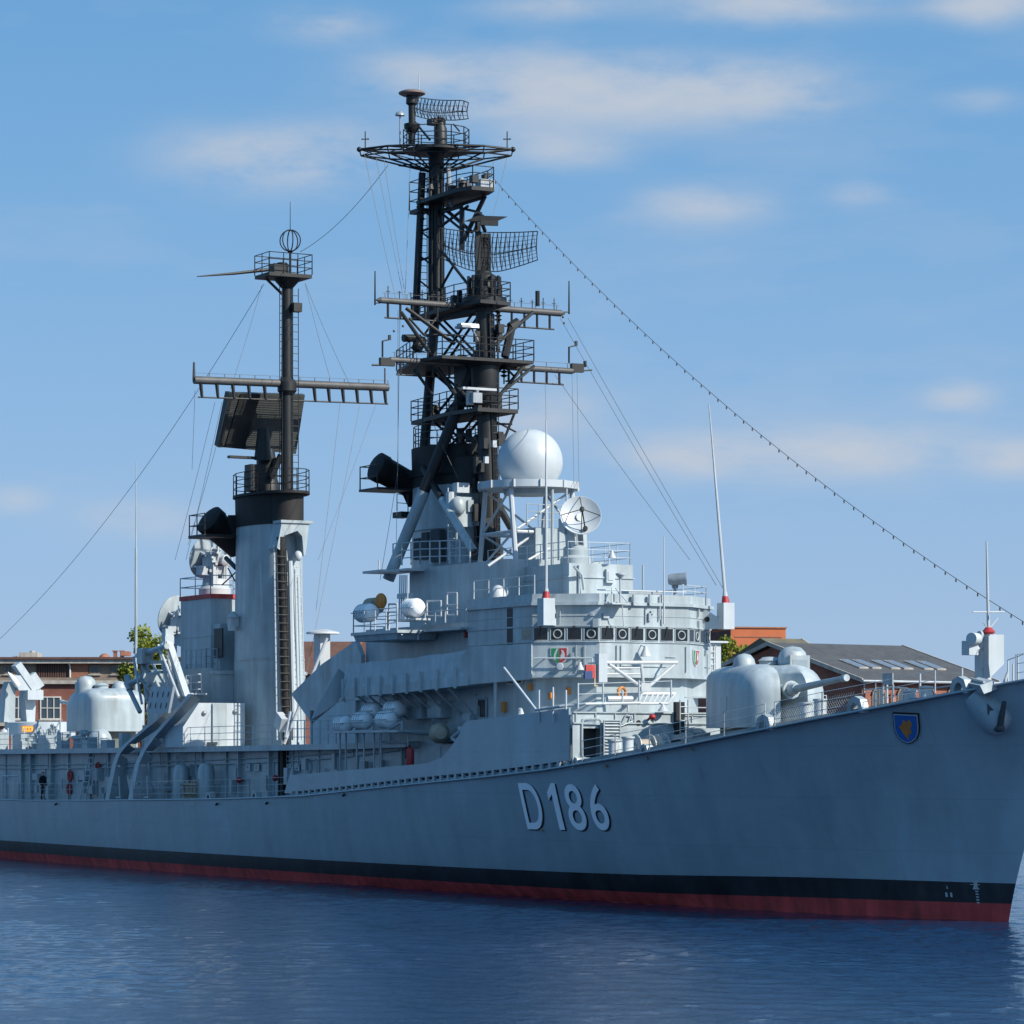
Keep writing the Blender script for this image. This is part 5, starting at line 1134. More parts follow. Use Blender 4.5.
# ================================================================== gun mounts
def gun_mount(t, base_z, low, turn):
    root_z = base_z
    mk = Matrix.Rotation(turn, 3, 'Z')
    def TF(mb): 
        mb.v = [V(t,0,root_z)+mk @ (p) for p in mb.v]; return mb
    m = MB(); NS = 40; rings = []
    ss = lambda x: (lambda u: u*u*(3-2*u))(min(1, max(0, x)))
    def outline(z):
        # superellipse plan with a slot in front; shrinks towards the crown
        f = z/2.75; kf = 1 if f < .45 else max(.0, 1-((f-.45)/.55)**2.6)**.42; kr = 1 if f < .74 else max(.0, 1-((f-.74)/.26)**2.4)**.45; pts = []
        for i in range(NS):
            o = 2*math.pi*i/NS; q_ = ss((math.cos(o)+.25)/.8); k = kf+(kr-kf)*q_; e = .62-.2*q_; a, b = 2.75*(.35+.65*k), 2.05*(.42+.58*k)
            x = math.copysign(abs(math.cos(o))**e, math.cos(o))*a; y = math.copysign(abs(math.sin(o))**e, math.sin(o))*b
            if x < 0:                               # front: two lobes with the gun slot between
                d = math.exp(-(y/.42)**4); x = x+d*1.35*min(1,-x/1.2)
                x += -.0+ .12*0
            pts.append(V(x, y, z))
        return pts
    zs = [0,.03,.6,1.2,1.6,1.9,2.1,2.3,2.45,2.58,2.68,2.74]
    for z in zs: m.v += outline(z)
    for j in range(len(zs)-1):
        for i in range(NS): m.f.append((j*NS+i, j*NS+(i+1)%NS, (j+1)*NS+(i+1)%NS, (j+1)*NS+i)); m.m.append(0)
    o_ = len(m.v); m.v.append(V(0.3,0,2.76)); top_ = (len(zs)-1)*NS
    for i in range(NS): m.f.append((top_+i, top_+(i+1)%NS, o_)); m.m.append(0)
    m.f.append(tuple(range(NS-1,-1,-1))); m.m.append(0)
    body = part(TF(m), 'gun_mount', GREY, sharp=50)
    m = MB()
    if low > 0: m.lathe(V(.3,0,-low), (0,0,1), [(0,0),(1.9,0),(1.9,low),(0,low)], 36)
    part(TF(m), 'gun_ring', paint('ring_olive', (.13,.14,.125), .7, .2, .2) if 'ring_olive' not in MATS else MATS['ring_olive'], body)
    m = MB(); m.lathe(V(-.9,-.45,1.45), (0,1,0), [(0,0),(.62,0),(.62,.9),(0,.9)], 24); part(TF(m), 'gun_shield', paint('shield_buff', (.42,.40,.36), .5), body)
    el = R(4.5); d = V(-math.cos(el),0,math.sin(el)); c = V(-1.0,0,1.5); m = MB()
    m.tube(c, c+d*1.5, .36, .30, 16); m.tube(c+d*1.5, c+d*2.0, .27, .22, 16); m.tube(c+d*2.0, c+d*6.3, .17, .115, 14); m.tube(c+d*6.3, c+d*6.65, .145, .145, 14); m.tube(c+d*1.3, c+d*1.5, .4, .4, 16)
    part(TF(m), 'gun_barrel', GREY, body)
    m = MB(); m.lathe(V(.25,.95,2.5), (0,0,1), [(0,0),(.5,0),(.5,.25),(.43,.5),(.28,.68),(0,.75)], 22); part(TF(m), 'sight_hood', GREY, body)
    m = MB(); m.lathe(V(-.35,-1.1,2.1), (0,0,1), [(0,0),(.68,0),(.66,.9),(.56,1.2),(.36,1.4),(0,1.48)], 24); m.cbox(V(-.95,-1.1,2.75), (.25,.95,.8)); hood = part(TF(m), 'cockpit_hood', GREY, body)
    m = MB(); m.ell(V(-.45,-1.1,3.1), (.5,.5,.46), 18, 8, 0, 80); m.box((-1.09,-1.45,2.5), (-1.075,-.75,2.95)); part(TF(m), 'cockpit_window', glass('cockpit_glass', (.25,.30,.33)), hood)
    m = MB(); m.lathe(V(.4,-.35,2.6), (0,0,1), [(.45,0),(.45,.3),(.52,.34),(.3,.5),(0,.52)], 18); part(TF(m), 'roof_vent', GREY, body)
    m = MB(); 
    for k in range(7): m.path([V(-1.6,1.1+.0,0.3+.33*k), V(-1.75,1.2,.3+.33*k), V(-1.7,1.5,.3+.33*k), V(-1.55,1.55,.3+.33*k)], .02, 5)
    for k in range(7): m.path([V(2.2,1.0,0.2+.33*k), V(2.45,1.0,.2+.33*k), V(2.45,.65,.2+.33*k), V(2.2,.65,.2+.33*k)], .02, 5)
    part(TF(m), 'climbing_rung', MASTM, body)
    m = MB(); m.path([V(.9,1.98,.5), V(.9,1.98,1.75), V(1.55,1.85,1.75), V(1.55,1.85,.5)], .03, closed=True); m.tube(V(1.2,1.97,.9), V(1.2,1.97,1.4), .05); part(TF(m), 'access_door', MASTM, body)
    m = MB(); m.tube(V(-.9,1.5,2.35), V(-.65,1.5,2.4), .05); m.tube(V(.2,1.55,2.45), V(.5,1.55,2.45), .05); part(TF(m), 'lifting_eye', MASTM, body)
    m = MB(); m.box((-.3,2.03,.75), (.05,2.075,1.35)); part(TF(m), 'side_hatch', PALE, body)
    return body
gz = T(765,740,17.3).z
gun_mount(17.4, 7.72, 1.25, R(-7))
gm2 = gun_mount(95.4, 8.08, 1.35, math.pi)
for px, py in ((116.5,726),):
    p = T(px, py, 93.15); m = MB(); m.mat(0).cbox(p-V(.25,0,0), (.03,.95,.46)); m.mat(1).cbox(p-V(.27,0,0), (.02,.85,.36)); m.mat(0)
    for q in (-.25,0,.25): m.cbox(p-V(.285,q,0), (.01,.14,.2))
    part(m, 'warning_plate', [paint('plate_red',(.5,.12,.03),.5), YELLOW], gm2)
m = MB(); p = W(100,741,1.9); m.ell(p, (.75,.75,.8), 20, 12); m.lathe(p-V(0,0,1.1), (0,0,1), [(.3,0),(.3,.5),(0,.5)], 12); part(m, 'expansion_tank', GREY)
m = MB()
for a, b in (((66,735),(66,748)),((73,748),(81,733)),((86,733),(86,750)),((130,735),(128,748)),((58,734),(58,748))): m.tube(W(*a,2.0), W(*b,2.0), .07)
part(m, 'mount_strut', PALE)
# ================================================================== guided missile launcher
LX = 107.0
m = MB(); lz = T(30,738,LX).z
m.lathe(V(LX,0,6.8), (0,0,1), [(0,0),(1.9,0),(1.9,1.0),(2.35,1.05),(2.35,1.95),(2.2,2.0),(0,2.0)], 36); ln = part(m, 'missile_launcher', PALE)
m = MB(); QL = lambda x, y, t=LX: T(x, y, t)
def slab(mb, pts, th): mb.extr([QL(*p) for p in pts], (th,0,0))
slab(m, [(4,722),(15,722),(15.5,690),(13,682),(9,681.5),(6,690)], 1.0); part(m, 'launcher_post', GREY, ln)
m = MB(); slab(m, [(27,722),(35,722),(36,700),(41,690),(38,682),(33,683),(26,692),(25,700)], 1.2); m.obox(QL(33,695,LX-.3), (.5,0,0), (0,.55,0), (0,0,.32)); part(m, 'launcher_post', PALE, ln)
m = MB(); a, b = QL(34,690), QL(16,664); d = (b-a); s_ = V(1,0,0); n_ = d.normalized().cross(s_)
m.obox((a+b)/2, d/2, s_*.42, n_*.24); m.obox(a.lerp(b,.2)+n_*-.4, d*.25, s_*.3, n_*.3); m.obox(QL(20,683), (.35,0,0), (0,.45,0), (0,.25,.5)); part(m, 'launcher_arm', PALE, ln)
m = MB(); p = T(27.5,729,LX-2.36); m.mat(0).cbox(p, (.03,.82,.42)); m.mat(1).cbox(p-V(.02,0,0), (.02,.72,.32)); m.mat(0)
for q in (-.2,0,.2): m.cbox(p-V(.034,q,0), (.01,.12,.18))
part(m, 'warning_plate', [MATS['plate_red'], YELLOW], ln)
m = MB(); a, b = T(18,686,LX-.9), T(8,672,LX-.9); d = b-a
m.lathe(a, d, [(0,0),(.17,0),(.2,.1),(.2,d.length*.45),(.12,d.length*.8),(0,d.length*1.02)], 14); solo(m, 'missile', RAFTW, 'white pointed missile nose on the launcher rail at the far left', 'missile')
m = MB()
for k in range(30):
    x = random.uniform(36,62); p = W(x, random.uniform(728,747), random.uniform(2,4)); m.tube(p, p+V(random.uniform(-.5,.5),random.uniform(-.3,.3),random.uniform(.3,1.0)), .06)
m.tube(W(40,748,4), W(42,727,3.6), .2, .12); m.tube(W(46,748,4), W(48,730,3.6), .1); m.tube(W(56,748,4), W(50,728,3.4), .07); part(m, 'winch', GREY)
m = MB()
for px in (4,8,24): m.tube(W(px,750,4), W(px,728,4), .05)
m.ell(W(4,735,4), (.3,.3,.4), 10, 8); part(m, 'stanchion', PALE)
# ---- jackstaff fittings at the bow
m = MB(); b = W(986,683,.2); m.lathe(V(b.x,.2,zd(b.x)), (0,0,1), [(0,0),(.28,0),(.2,.3),(.17,1.1),(0,1.1)], 14); p = W(983,660,.2); m.obox(p+V(0,0,-.1), (.25,0,0), (0,.22,0), (0,0,.85)); js = part(m, 'bow_pedestal', PALE)
m = MB(); p = T(990,650,b.x-.1); m.box((p.x-.35,p.y-.42,p.z-.55), (p.x+.35,p.y+.32,p.z+.6)); m.extr([V(p.x-.35,p.y-.42,p.z-.55), V(p.x-.35,p.y+.32,p.z-.55), V(p.x-.35,p.y+.25,p.z-1.1)], (.6,0,0)); m.ring(T(979,637,b.x), (0,.6,.2), .2, .07, 14); m.lathe(T(977,639,b.x-.2), (-.4,.9,0), [(0,0),(.24,0),(.24,.45),(0,.46)], 14); m.obox(T(970,648,b.x), (.25,0,0), (0,.22,0), (0,0,.28)); m.tube(T(972,650,b.x), T(982,648,b.x), .12); m.tube(T(982,635,b.x), T(982,668,b.x), .1); part(m, 'antenna_tuner', PALE, js)
m = MB(); m.lathe(T(988.5,635,b.x), (0,0,1), [(.16,0),(.27,.12),(.2,.2),(.12,.3),(0,.3)], 14); part(m, 'antenna_base', REDP, js)
m = MB(); q0, q1 = T(988.5,630,b.x), T(986.5,541,b.x); m.tube(q0, q1, .07, .03); m.tube(T(973,612,b.x), T(1004,612,b.x), .025); m.tube(T(988.5,630,b.x), T(983,622,b.x), .02); m.tube(T(988.5,630,b.x), T(998,618,b.x), .02); part(m, 'whip_antenna', WHITE, js)
m = MB()
for px, y1 in ((887,680),(920,673),(962,668),(962,690)): p = W(px, y1, 1.0); m.tube(V(p.x,1.0,zd(p.x)), p, .045)
a, b = W(880,672,2.6), W(893,686,2.6); part(m, 'stanchion', PALE)
m = MB(); a, b = W(883,685,1.4), W(893,673,1.4); m.box((b.x,1.37,a.z), (a.x,1.43,b.z)); m.tube(V(a.x,1.4,zd(a.x)), V(a.x,1.4,a.z), .05); m.tube(V(b.x,1.4,zd(b.x)), V(b.x,1.4,a.z), .05); part(m, 'notice_board', STEEL)
m = MB(); m.path([W(864,690,1.2), W(890,687,1.2), W(920,690,1.2), W(964,684,1.2)], .03)
for px in (846,855,870,877,900,916): p = W(px,705,1.5); m.lathe(V(p.x,1.5,zd(p.x)), (0,0,1), [(0,0),(.22,0),(.22,.5),(.3,.55),(0,.6)], 12)
part(m, 'anchor_gear', GREY)
m = MB()
for px, py in ((1008,660),(1013,664),(1018,655)): p = W(px,py,-1.2); m.tube(V(p.x,-1.2,zd(p.x)), p, .05, .03)
m.tube(W(1008,660,-1.2), W(1024,654,-1.2), .02); m.tube(W(1003,686,-1.0), W(1008,672,-1.2), .06); part(m, 'jackstaff_brace', PALE)
# ================================================================== rigging wires, one part per mast
def sag(a, b, s, n=16): a, b = Vector(a), Vector(b); return [a.lerp(b,i/n)-V(0,0,s*4*(i/n)*(1-i/n)) for i in range(n+1)]
m = MB()
for a, b in ((T(364,152,PT),T(396,300,45)),(T(376,158,PT),T(404,300,45)),(T(384,160,PT),T(406,300,45)),(T(410,168,PT),T(405,300,45)),(T(508,152,PT),T(493,215,46)),(T(495,155,PT),T(484,205,46)),
             (T(398,310,44.6),T(398,470,47)),(T(400,310,44.6),T(396,560,48)),(T(398,470,47),T(380,580,50)),(T(432,420,46),T(458,478,44)),(T(568,318,44.6),T(724,590,28.4)),(T(560,318,44.6),T(716,585,29)),(T(577,372,44.3),T(579,487,36)),(T(545,370,44.3),T(546,420,36)),(T(572,372,44.3),T(574,487,36)),(T(555,375,44.3),T(690,560,30))):
    m.path(sag(a, b, .1, 4), .012, 4)
for px, py in ((563,317),(564,323),(403,326),(394,331)): m.ell(T(px,py,44.6), .07, 8, 6)
part(m, 'rigging_wire', WIRE, mast)
m = MB()
for a, b in ((T(195,390,67.4),T(192,470,70)),(T(215,402,67.4),T(175,560,74)),(T(222,402,67.4),T(186,560,74)),(T(340,403,67.4),T(316,610,58)),(T(360,404,67.4),T(303,690,60)),(T(376,404,67.4),T(318,560,58)),(T(262,285,67.4),T(230,390,67.4)),(T(305,283,67.4),T(350,385,60)),(T(305,283,67.4),T(330,378,60)),(T(228,402,67.4),T(188,545,74))):
    m.path(sag(a, b, .15, 5), .012, 4)
part(m, 'rigging_wire', WIRE, am)
# dressing line with lamps: over the mastheads, stem to stern
def dress(name, a, b, s, label, bulbs):
    pts = sag(a, b, s, 40); m = MB(); m.path(pts, .015, 5); o = m.build(name, WIRE); c = o.location.copy(); o.location = (-c.x,-c.y,c.z); o.rotation_euler = (0,0,math.pi)
    tag(o, label, 'light string', 'festoon lines from masthead to masthead')
    if bulbs:
        m = MB()
        for i in range(bulbs):
            f = (i+.5)/bulbs; q = Vector(a).lerp(Vector(b), f)-V(0,0,s*4*f*(1-f)); m = MB(); m.lathe(q-V(0,0,.16), (0,0,1), [(0,0),(.035,.04),(.04,.1),(.025,.15),(0,.16)], 7)
            me = m.build('lamp_bulb', LAMP); l = me.location.copy(); me.parent = o; me.location = l-c
dress('light_string', T(486,170,47.5), W(1040,632,0), 1.6, 'dark wire strung with small lamps from the tall mast down to the bow', 64)
dress('light_string', T(388,165,PT), T(300,252,67.4), .5, 'short dark wire between the tops of the two masts', 0)
dress('light_string', T(264,284,67.4), W(-30,665,0), 2.0, 'long dark wire from the shorter mast down to the stern at left', 0)
# ================================================================== loose things on the ship
def raft(p, label, group, d=(1,0,0), r=.42, ln=1.45):
    t = ship_thing('life_raft', label, 'life raft', p, 0, group); d = Vector(d).normalized(); h = ln/2
    m = MB(); m.lathe(V(0,0,0)-d*h, d, [(0,0),(r*.55,.03),(r*.85,.14),(r,.32),(r,ln-.32),(r*.85,ln-.14),(r*.55,ln-.03),(0,ln)], 22); part_ = m.build('canister', RAFTW, t)
    m = MB(); a = d.cross(V(0,0,1)).normalized()
    for k in (-.45,-.15,.15,.45): m.ring(d*k*ln*.6, d, r+.004, .02, 22, 5)
    m.obox(V(0,0,0), d*(h*.9), a*(r+.025), V(0,0,.025)); m.build('strap', PALE, t)
    return t
GR = 'white life raft canisters on the side rack'
for (px, py, w), lb in zip(((343,724,6.5),(362,720.5,6.5),(386,719.5,6.6),(372,711,5.75),(394,709,5.75)),
    ('lower rack canister nearest the curved pale shield, leftmost of the five','middle white canister of the lower row on the side rack','lower row canister on the side rack nearest the red extinguisher','left one of two white canisters in the upper row of the side rack','rightmost upper canister on the side rack, beside a grey wall box')):
    raft(W(px,py,w), lb, GR)
raft(W(366,613,5.9), 'white raft canister at the outer end of the high platform, against the sky', 'white raft canisters on the high platform', r=.45, ln=1.7)
raft(W(413,608,5.2), 'bright white raft canister on its own cradle beside the mast foot', 'white raft canisters on the high platform', r=.45, ln=1.5)
e = W(410,765,6.3); ez = W(410,765,6.3).z
fx = ship_thing('fire_extinguisher', 'red fire extinguisher standing at the ship side below the life rafts', 'fire extinguisher', e)
m = MB(); m.lathe(V(0,0,0), (0,0,1), [(0,0),(.2,0),(.21,.05),(.21,.72),(.12,.84),(.05,.88),(0,.88)], 16); m.build('cylinder', REDP, fx)
m = MB(); m.tube(V(0,0,.86), V(0,0,.98), .04); m.obox(V(.06,0,.98), (.1,0,.02), (0,.03,0), (0,0,.02)); m.path([V(0,.05,.92), V(0,.24,.8), V(0,.25,.3)], .025); m.build('valve', BLACK, fx)
m = MB(); m.tube(V(0,0,-.9), V(0,0,0), .05); m.build('stand', GREY, fx)
lr = T(622,693,24.9)
o = ship_thing('life_ring', 'orange life ring hung on the rail below the bridge front', 'life ring', lr); m = MB(); m.mat(0).ring(V(0,0,0), (1,.25,0), .24, .07, 26, 10); o2 = m.build('ring', ORANGE, o)
m = MB()
for k in range(4): a = k*math.pi/2+.6; m.ring(V(-.02*0,math.cos(a)*.24,math.sin(a)*.24), V(0,-math.sin(a),math.cos(a)), .08, .01, 12, 5)
m.build('rope_band', WHITE, o)
# a person on the quarterdeck: one continuous skinned body
def person(p, rz):
    root = ship_thing('person', 'person in dark jacket and trousers standing alone on the after deck by the ladder', 'person', p, rz)
    jn = {'pel':((0,0,.95),.15),'sp':((0,0,1.15),.15),'ch':((0,0,1.36),.17),'nk':((0,0,1.52),.06),'hd':((.0,0,1.62),.09),'tp':((-.01,0,1.72),.08)}
    ed = [('pel','sp'),('sp','ch'),('ch','nk'),('nk','hd'),('hd','tp')]
    for s, n in ((1,'r'),(-1,'l')):
        jn['h'+n] = ((0,.1*s,.88),.095); jn['k'+n] = ((-.03*s,.11*s,.5),.065); jn['a'+n] = ((.03,.12*s,.09),.045); jn['f'+n] = ((-.15,.13*s,.04),.035)
        jn['s'+n] = ((0,.19*s,1.42),.065); jn['e'+n] = ((.03,.27*s,1.14),.045); jn['w'+n] = ((-.08,.22*s,.95),.032); jn['g'+n] = ((-.14,.2*s,.88),.035)
        ed += [('pel','h'+n),('h'+n,'k'+n),('k'+n,'a'+n),('a'+n,'f'+n),('ch','s'+n),('s'+n,'e'+n),('e'+n,'w'+n),('w'+n,'g'+n)]
    ks = list(jn); me = bpy.data.meshes.new('body'); me.from_pydata([jn[k][0] for k in ks], [(ks.index(a), ks.index(b)) for a, b in ed], [])
    o = bpy.data.objects.new('body', me); COL.objects.link(o); md = o.modifiers.new('s', 'SKIN')
    for i, k in enumerate(ks): me.skin_vertices[0].data[i].radius = (jn[k][1], jn[k][1])
    me.skin_vertices[0].data[0].use_root = True; sb = o.modifiers.new('u', 'SUBSURF'); sb.levels = 2
    m2 = bpy.data.meshes.new_from_object(o.evaluated_get(bpy.context.evaluated_depsgraph_get())); bpy.data.objects.remove(o)
    m2.materials.clear(); m2.materials.append(CLOTH); m2.materials.append(SKIN)
    for f in m2.polygons: f.use_smooth = True; f.material_index = 1 if f.center.z > 1.53 or (f.center.z < .92 and abs(f.center.y) > .17 and f.center.z > .8) else 0
    b = bpy.data.objects.new('body', m2); COL.objects.link(b); b.parent = root
    mh = MB(); mh.ell(V(.02,0,1.68), (.1,.085,.09), 14, 8, 5, 90); h = mh.build('hair', paint('hair_brown',(.10,.06,.04),.8), root); return root
pp = W(43,800,6.1); person(V(pp.x, 6.1, zd(pp.x)), R(20))
# ================================================================== water and quay
def structure(mb, name, mat): o = mb.build(name, mat); o['kind'] = 'structure'; return o
import numpy as np
m, nt, b = newmat('harbour_water'); L = nt.links.new
b.inputs['Base Color'].default_value = WATER_C; b.inputs['Roughness'].default_value = WATER_R; b.inputs['IOR'].default_value = 1.33
geo = N(nt, 'ShaderNodeNewGeometry')
mp = N(nt, 'ShaderNodeMapping'); mp.inputs['Scale'].default_value = (6.5, 6.5, 1); L(geo.outputs['Position'], mp.inputs['Vector']); n = N(nt, 'ShaderNodeTexNoise'); n.inputs['Scale'].default_value = 1; n.inputs['Detail'].default_value = 3; n.inputs['Roughness'].default_value = .6; L(mp.outputs[0], n.inputs['Vector'])
bp = N(nt, 'ShaderNodeBump'); bp.inputs['Distance'].default_value = WAVE_B; bp.inputs['Strength'].default_value = 1; L(n.outputs[0], bp.inputs['Height']); L(bp.outputs[0], b.inputs['Normal'])
WATER = m
# wind ripples: a fine grid of real waves in the basin, running out into the flat harbour beyond
lat = np.concatenate([[-4000,-600,-110], np.arange(-52, 52.01, .165), [110,600,4000]])
dep = [-3000.,-200.,0.,40.,58.]
d_ = 60.
while d_ < 330: dep.append(d_); d_ += .2 if d_ < 150 else .2+(d_-150)*.008
dep = np.array(dep+[400.,800.,2000.,7000.])
A_, B_ = np.meshgrid(lat, dep)
RV, FV = np.array(RIGHT), np.array(FWD); X_ = CAM.x+A_*RV[0]+B_*FV[0]; Y_ = CAM.y+A_*RV[1]+B_*FV[1]
rg = np.random.default_rng(5); Z_ = np.zeros_like(X_); NW = 90
wd_ = 2.2
for i in range(NW):
    lam = .42*(3.2/.42)**(rg.random()**1.7); th = wd_+rg.normal(0, .75); k = 2*math.pi/lam; sl_ = WAVE_S*math.sqrt(2/NW)*(1 if lam < 2 else .6)
    Z_ += sl_/k*np.sin(k*(math.cos(th)*X_+math.sin(th)*Y_)+rg.random()*6.283)
pt = .85+.35*np.sin(X_*.071+Y_*.043+1)*np.sin(X_*.031-Y_*.083)+.25*np.sin(X_*.19-Y_*.11)*np.sin(X_*.05+Y_*.16+2)
fd = np.clip((51.5-np.abs(A_))/8, 0, 1)*np.clip((B_-60)/6, 0, 1)*np.clip((325-B_)/60, 0, 1)
Z_ *= np.clip(pt, .3, 1.5)*fd
co_ = np.stack([X_, Y_, Z_], -1).reshape(-1, 3); nr_, nc_ = X_.shape
ii = (np.arange(nr_-1)[:,None]*nc_+np.arange(nc_-1)[None,:]).reshape(-1); fc_ = np.stack([ii, ii+1, ii+nc_+1, ii+nc_], -1).astype(np.int32)
me = bpy.data.meshes.new('water'); me.vertices.add(len(co_)); me.vertices.foreach_set('co', co_.astype(np.float32).ravel()); me.loops.add(fc_.size); me.loops.foreach_set('vertex_index', fc_.ravel()); me.polygons.add(len(fc_)); me.polygons.foreach_set('loop_start', np.arange(0, fc_.size, 4, dtype=np.int32)); me.polygons.foreach_set('use_smooth', np.ones(len(fc_), dtype=bool)); me.update(calc_edges=True); me.validate()
me.materials.append(WATER); wo = bpy.data.objects.new('water', me); COL.objects.link(wo); wo['kind'] = 'structure'
CONC = paint('quay_concrete', (.30,.29,.27), .85, .15, .15); ASPH = paint('asphalt', (.055,.055,.058), .9, .15, .0)
q_ = [V(-420,11.5,0), V(-22,11.5,0)]+[CAM*1+FWD*d+RIGHT*x for x, d in ((35.5,242),(100,690),(-250,690))]+[V(-420,300,0)]
mb = MB(); mb.extr([V(p.x,p.y,-3) for p in q_], (0,0,4.98)); structure(mb, 'quay', CONC)
mb = MB(); mb.add([V(p.x,p.y,1.984) for p in [q_[0]+V(0,.6,0), q_[1]+V(-.6,.6,0), q_[2]-RIGHT*.6, q_[3]-RIGHT*.6, q_[4], q_[5]]], [tuple(range(6))]); structure(mb, 'quay_road', ASPH)
# ================================================================== buildings on the shore
def brick(name, c1, c2, mortar, sc=1.0):
    m, nt, b = newmat(name); L = nt.links.new; tc = N(nt, 'ShaderNodeTexCoord')
    sp = N(nt, 'ShaderNodeSeparateXYZ'); L(tc.outputs['Object'], sp.inputs[0]); ax = N(nt, 'ShaderNodeMath', operation='ADD'); L(sp.outputs[0], ax.inputs[0]); L(sp.outputs[1], ax.inputs[1])
    cb = N(nt, 'ShaderNodeCombineXYZ'); L(ax.outputs[0], cb.inputs[0]); L(sp.outputs[2], cb.inputs[1])
    br = N(nt, 'ShaderNodeTexBrick'); L(cb.outputs[0], br.inputs['Vector']); br.inputs['Scale'].default_value = 1/sc; br.inputs['Brick Width'].default_value = .26; br.inputs['Row Height'].default_value = .08; br.inputs['Mortar Size'].default_value = .01
    br.inputs['Color1'].default_value = (*c1,1); br.inputs['Color2'].default_value = (*c2,1); br.inputs['Mortar'].default_value = (*mortar,1)
    n = N(nt, 'ShaderNodeTexNoise'); n.inputs['Scale'].default_value = .5; n.inputs['Detail'].default_value = 6; L(tc.outputs['Object'], n.inputs['Vector'])
    r = N(nt, 'ShaderNodeMapRange'); r.inputs['From Min'].default_value = .3; r.inputs['From Max'].default_value = .7; r.inputs['To Min'].default_value = .7; r.inputs['To Max'].default_value = 1.3; L(n.outputs[0], r.inputs['Value'])
    sc_ = N(nt, 'ShaderNodeVectorMath', operation='SCALE'); L(br.outputs[0], sc_.inputs[0]); L(r.outputs[0], sc_.inputs['Scale']); L(sc_.outputs[0], b.inputs['Base Color']); b.inputs['Roughness'].default_value = .9; return m
BRICK = brick('red_brick', (.26,.075,.045), (.20,.055,.035), (.22,.15,.12)); BRICK2 = brick('orange_brick', (.33,.12,.065), (.28,.09,.05), (.25,.17,.13)); BRICKB = brick('buff_brick', (.24,.18,.14), (.20,.15,.115), (.22,.19,.16)); BRICKD = brick('dark_brick', (.12,.04,.03), (.10,.035,.025), (.1,.07,.06))
def tile(name, col):
    m = paint(name, col, .75, .15, .15, .8); return m
SLATE = tile('roof_slate', (.072,.073,.075)); BROWN = tile('roof_brown', (.11,.055,.04)); MOSS = tile('roof_moss', (.13,.115,.075)); TERRA = paint('terracotta_render', (.45,.125,.05), .8, .08, .08, .3)
FRAME = paint('window_white', (.6,.58,.53), .6, .1, .1); STONE = paint('pale_stone', (.38,.35,.31), .85, .15, .2); DARKW = paint('dark_timber', (.035,.028,.026), .8, .2, .2)
def bpart(mb, name, mat, par): return mb.build(name, mat, par)
def site(name, label, cat, px, Z, ang, group=None):
    # local x runs along RIGHT turned by ang away from the viewer, local y away from the viewer
    p = ground(px, Z, 2.0); d = (RIGHT*math.cos(ang)+FWD*math.sin(ang)); return thing(name, label, cat, p, math.atan2(d.y, d.x), group)
def window(par, c, wd, ht, cols=3, rows=2, dep=.15, fmat=None, gm=None):
    # c = centre on the front face (y = 0 plane), facing -y
    mb = MB(); fm = fmat or FRAME
    for i in range(cols+1): mb.cbox(c+V(-wd/2+wd*i/cols,-.04,0), (.12 if i in (0,cols) else .08,.1,ht))
    for j in range(rows+1): mb.cbox(c+V(0,-.045,-ht/2+ht*j/rows), (wd+.1,.1,.12 if j in (0,rows) else .08))
    f = bpart(mb, 'window', fm, par)
    mb = MB(); mb.cbox(c+V(0,-.012,0), (wd,.02,ht)); bpart(mb, 'pane', gm or PANE, f)
    mb = MB(); mb.cbox(c+V(0,-.12,-ht/2-.12), (wd+.4,.25,.12)); bpart(mb, 'sill', STONE, f)
    return f
# --- brick hall with the slate roof
Zc = 230; h0 = height(680, Zc)-2.0; hr = height(645, 238)-2.0; a35 = R(35)
bl = site('brick_hall', 'red brick hall with a slate roof and paired skylights behind the bow gun', 'building', 862, Zc, a35)
Lx, Ly = 12.0, 19.4
mb = MB(); mb.extr([V(0,0,0),V(Lx,0,0),V(Lx,0,h0),V(0,0,h0)], (0,.3,0)); mb.extr([V(0,.3,0),V(0,Ly,0),V(0,Ly,h0),V(0,Ly/2,hr-.15),V(0,.3,h0)], (.3,0,0)); mb.extr([V(Lx-.3,.3,0),V(Lx-.3,Ly,0),V(Lx-.3,Ly,h0),V(Lx-.3,Ly/2,hr-.15),V(Lx-.3,.3,h0)], (.3,0,0)); mb.box((.3,Ly-.3,0),(Lx-.3,Ly,h0)); bpart(mb, 'wall', BRICK, bl)
mb = MB(); mb.box((.3,-.12,0),(Lx-.3,.0,h0-1.1)); bpart(mb, 'wall_panel', BRICK2, bl)
sl = (hr-h0)/(Ly/2); ov = .5
mb = MB()
for s in (0,1):
    y0, y1 = (-ov, Ly/2) if s == 0 else (Ly/2, Ly+ov); za, zb = (h0-ov*sl, hr) if s == 0 else (hr, h0-ov*sl)
    mb.extr([V(-.35,y0,za),V(Lx+.35,y0,za),V(Lx+.35,y1,zb),V(-.35,y1,zb)], (0,0,.18))
rf = bpart(mb, 'roof', SLATE, bl)
mb = MB(); nrm = V(0,-sl,1).normalized(); e_ = V(0,1,sl).normalized()
for s in (-1,1):
    for y0,z0,y1,z1 in ((-ov,h0-ov*sl,Ly/2,hr),(Ly+ov,h0-ov*sl,Ly/2,hr)): mb.extr([V(s*(Lx/2+.42)+Lx/2,y0,z0-.05),V(s*(Lx/2+.42)+Lx/2,y1,z1-.05),V(s*(Lx/2+.42)+Lx/2,y1,z1+.24),V(s*(Lx/2+.42)+Lx/2,y0,z0+.24)], (-s*.1,0,0))
bpart(mb, 'verge_board', STONE, rf)
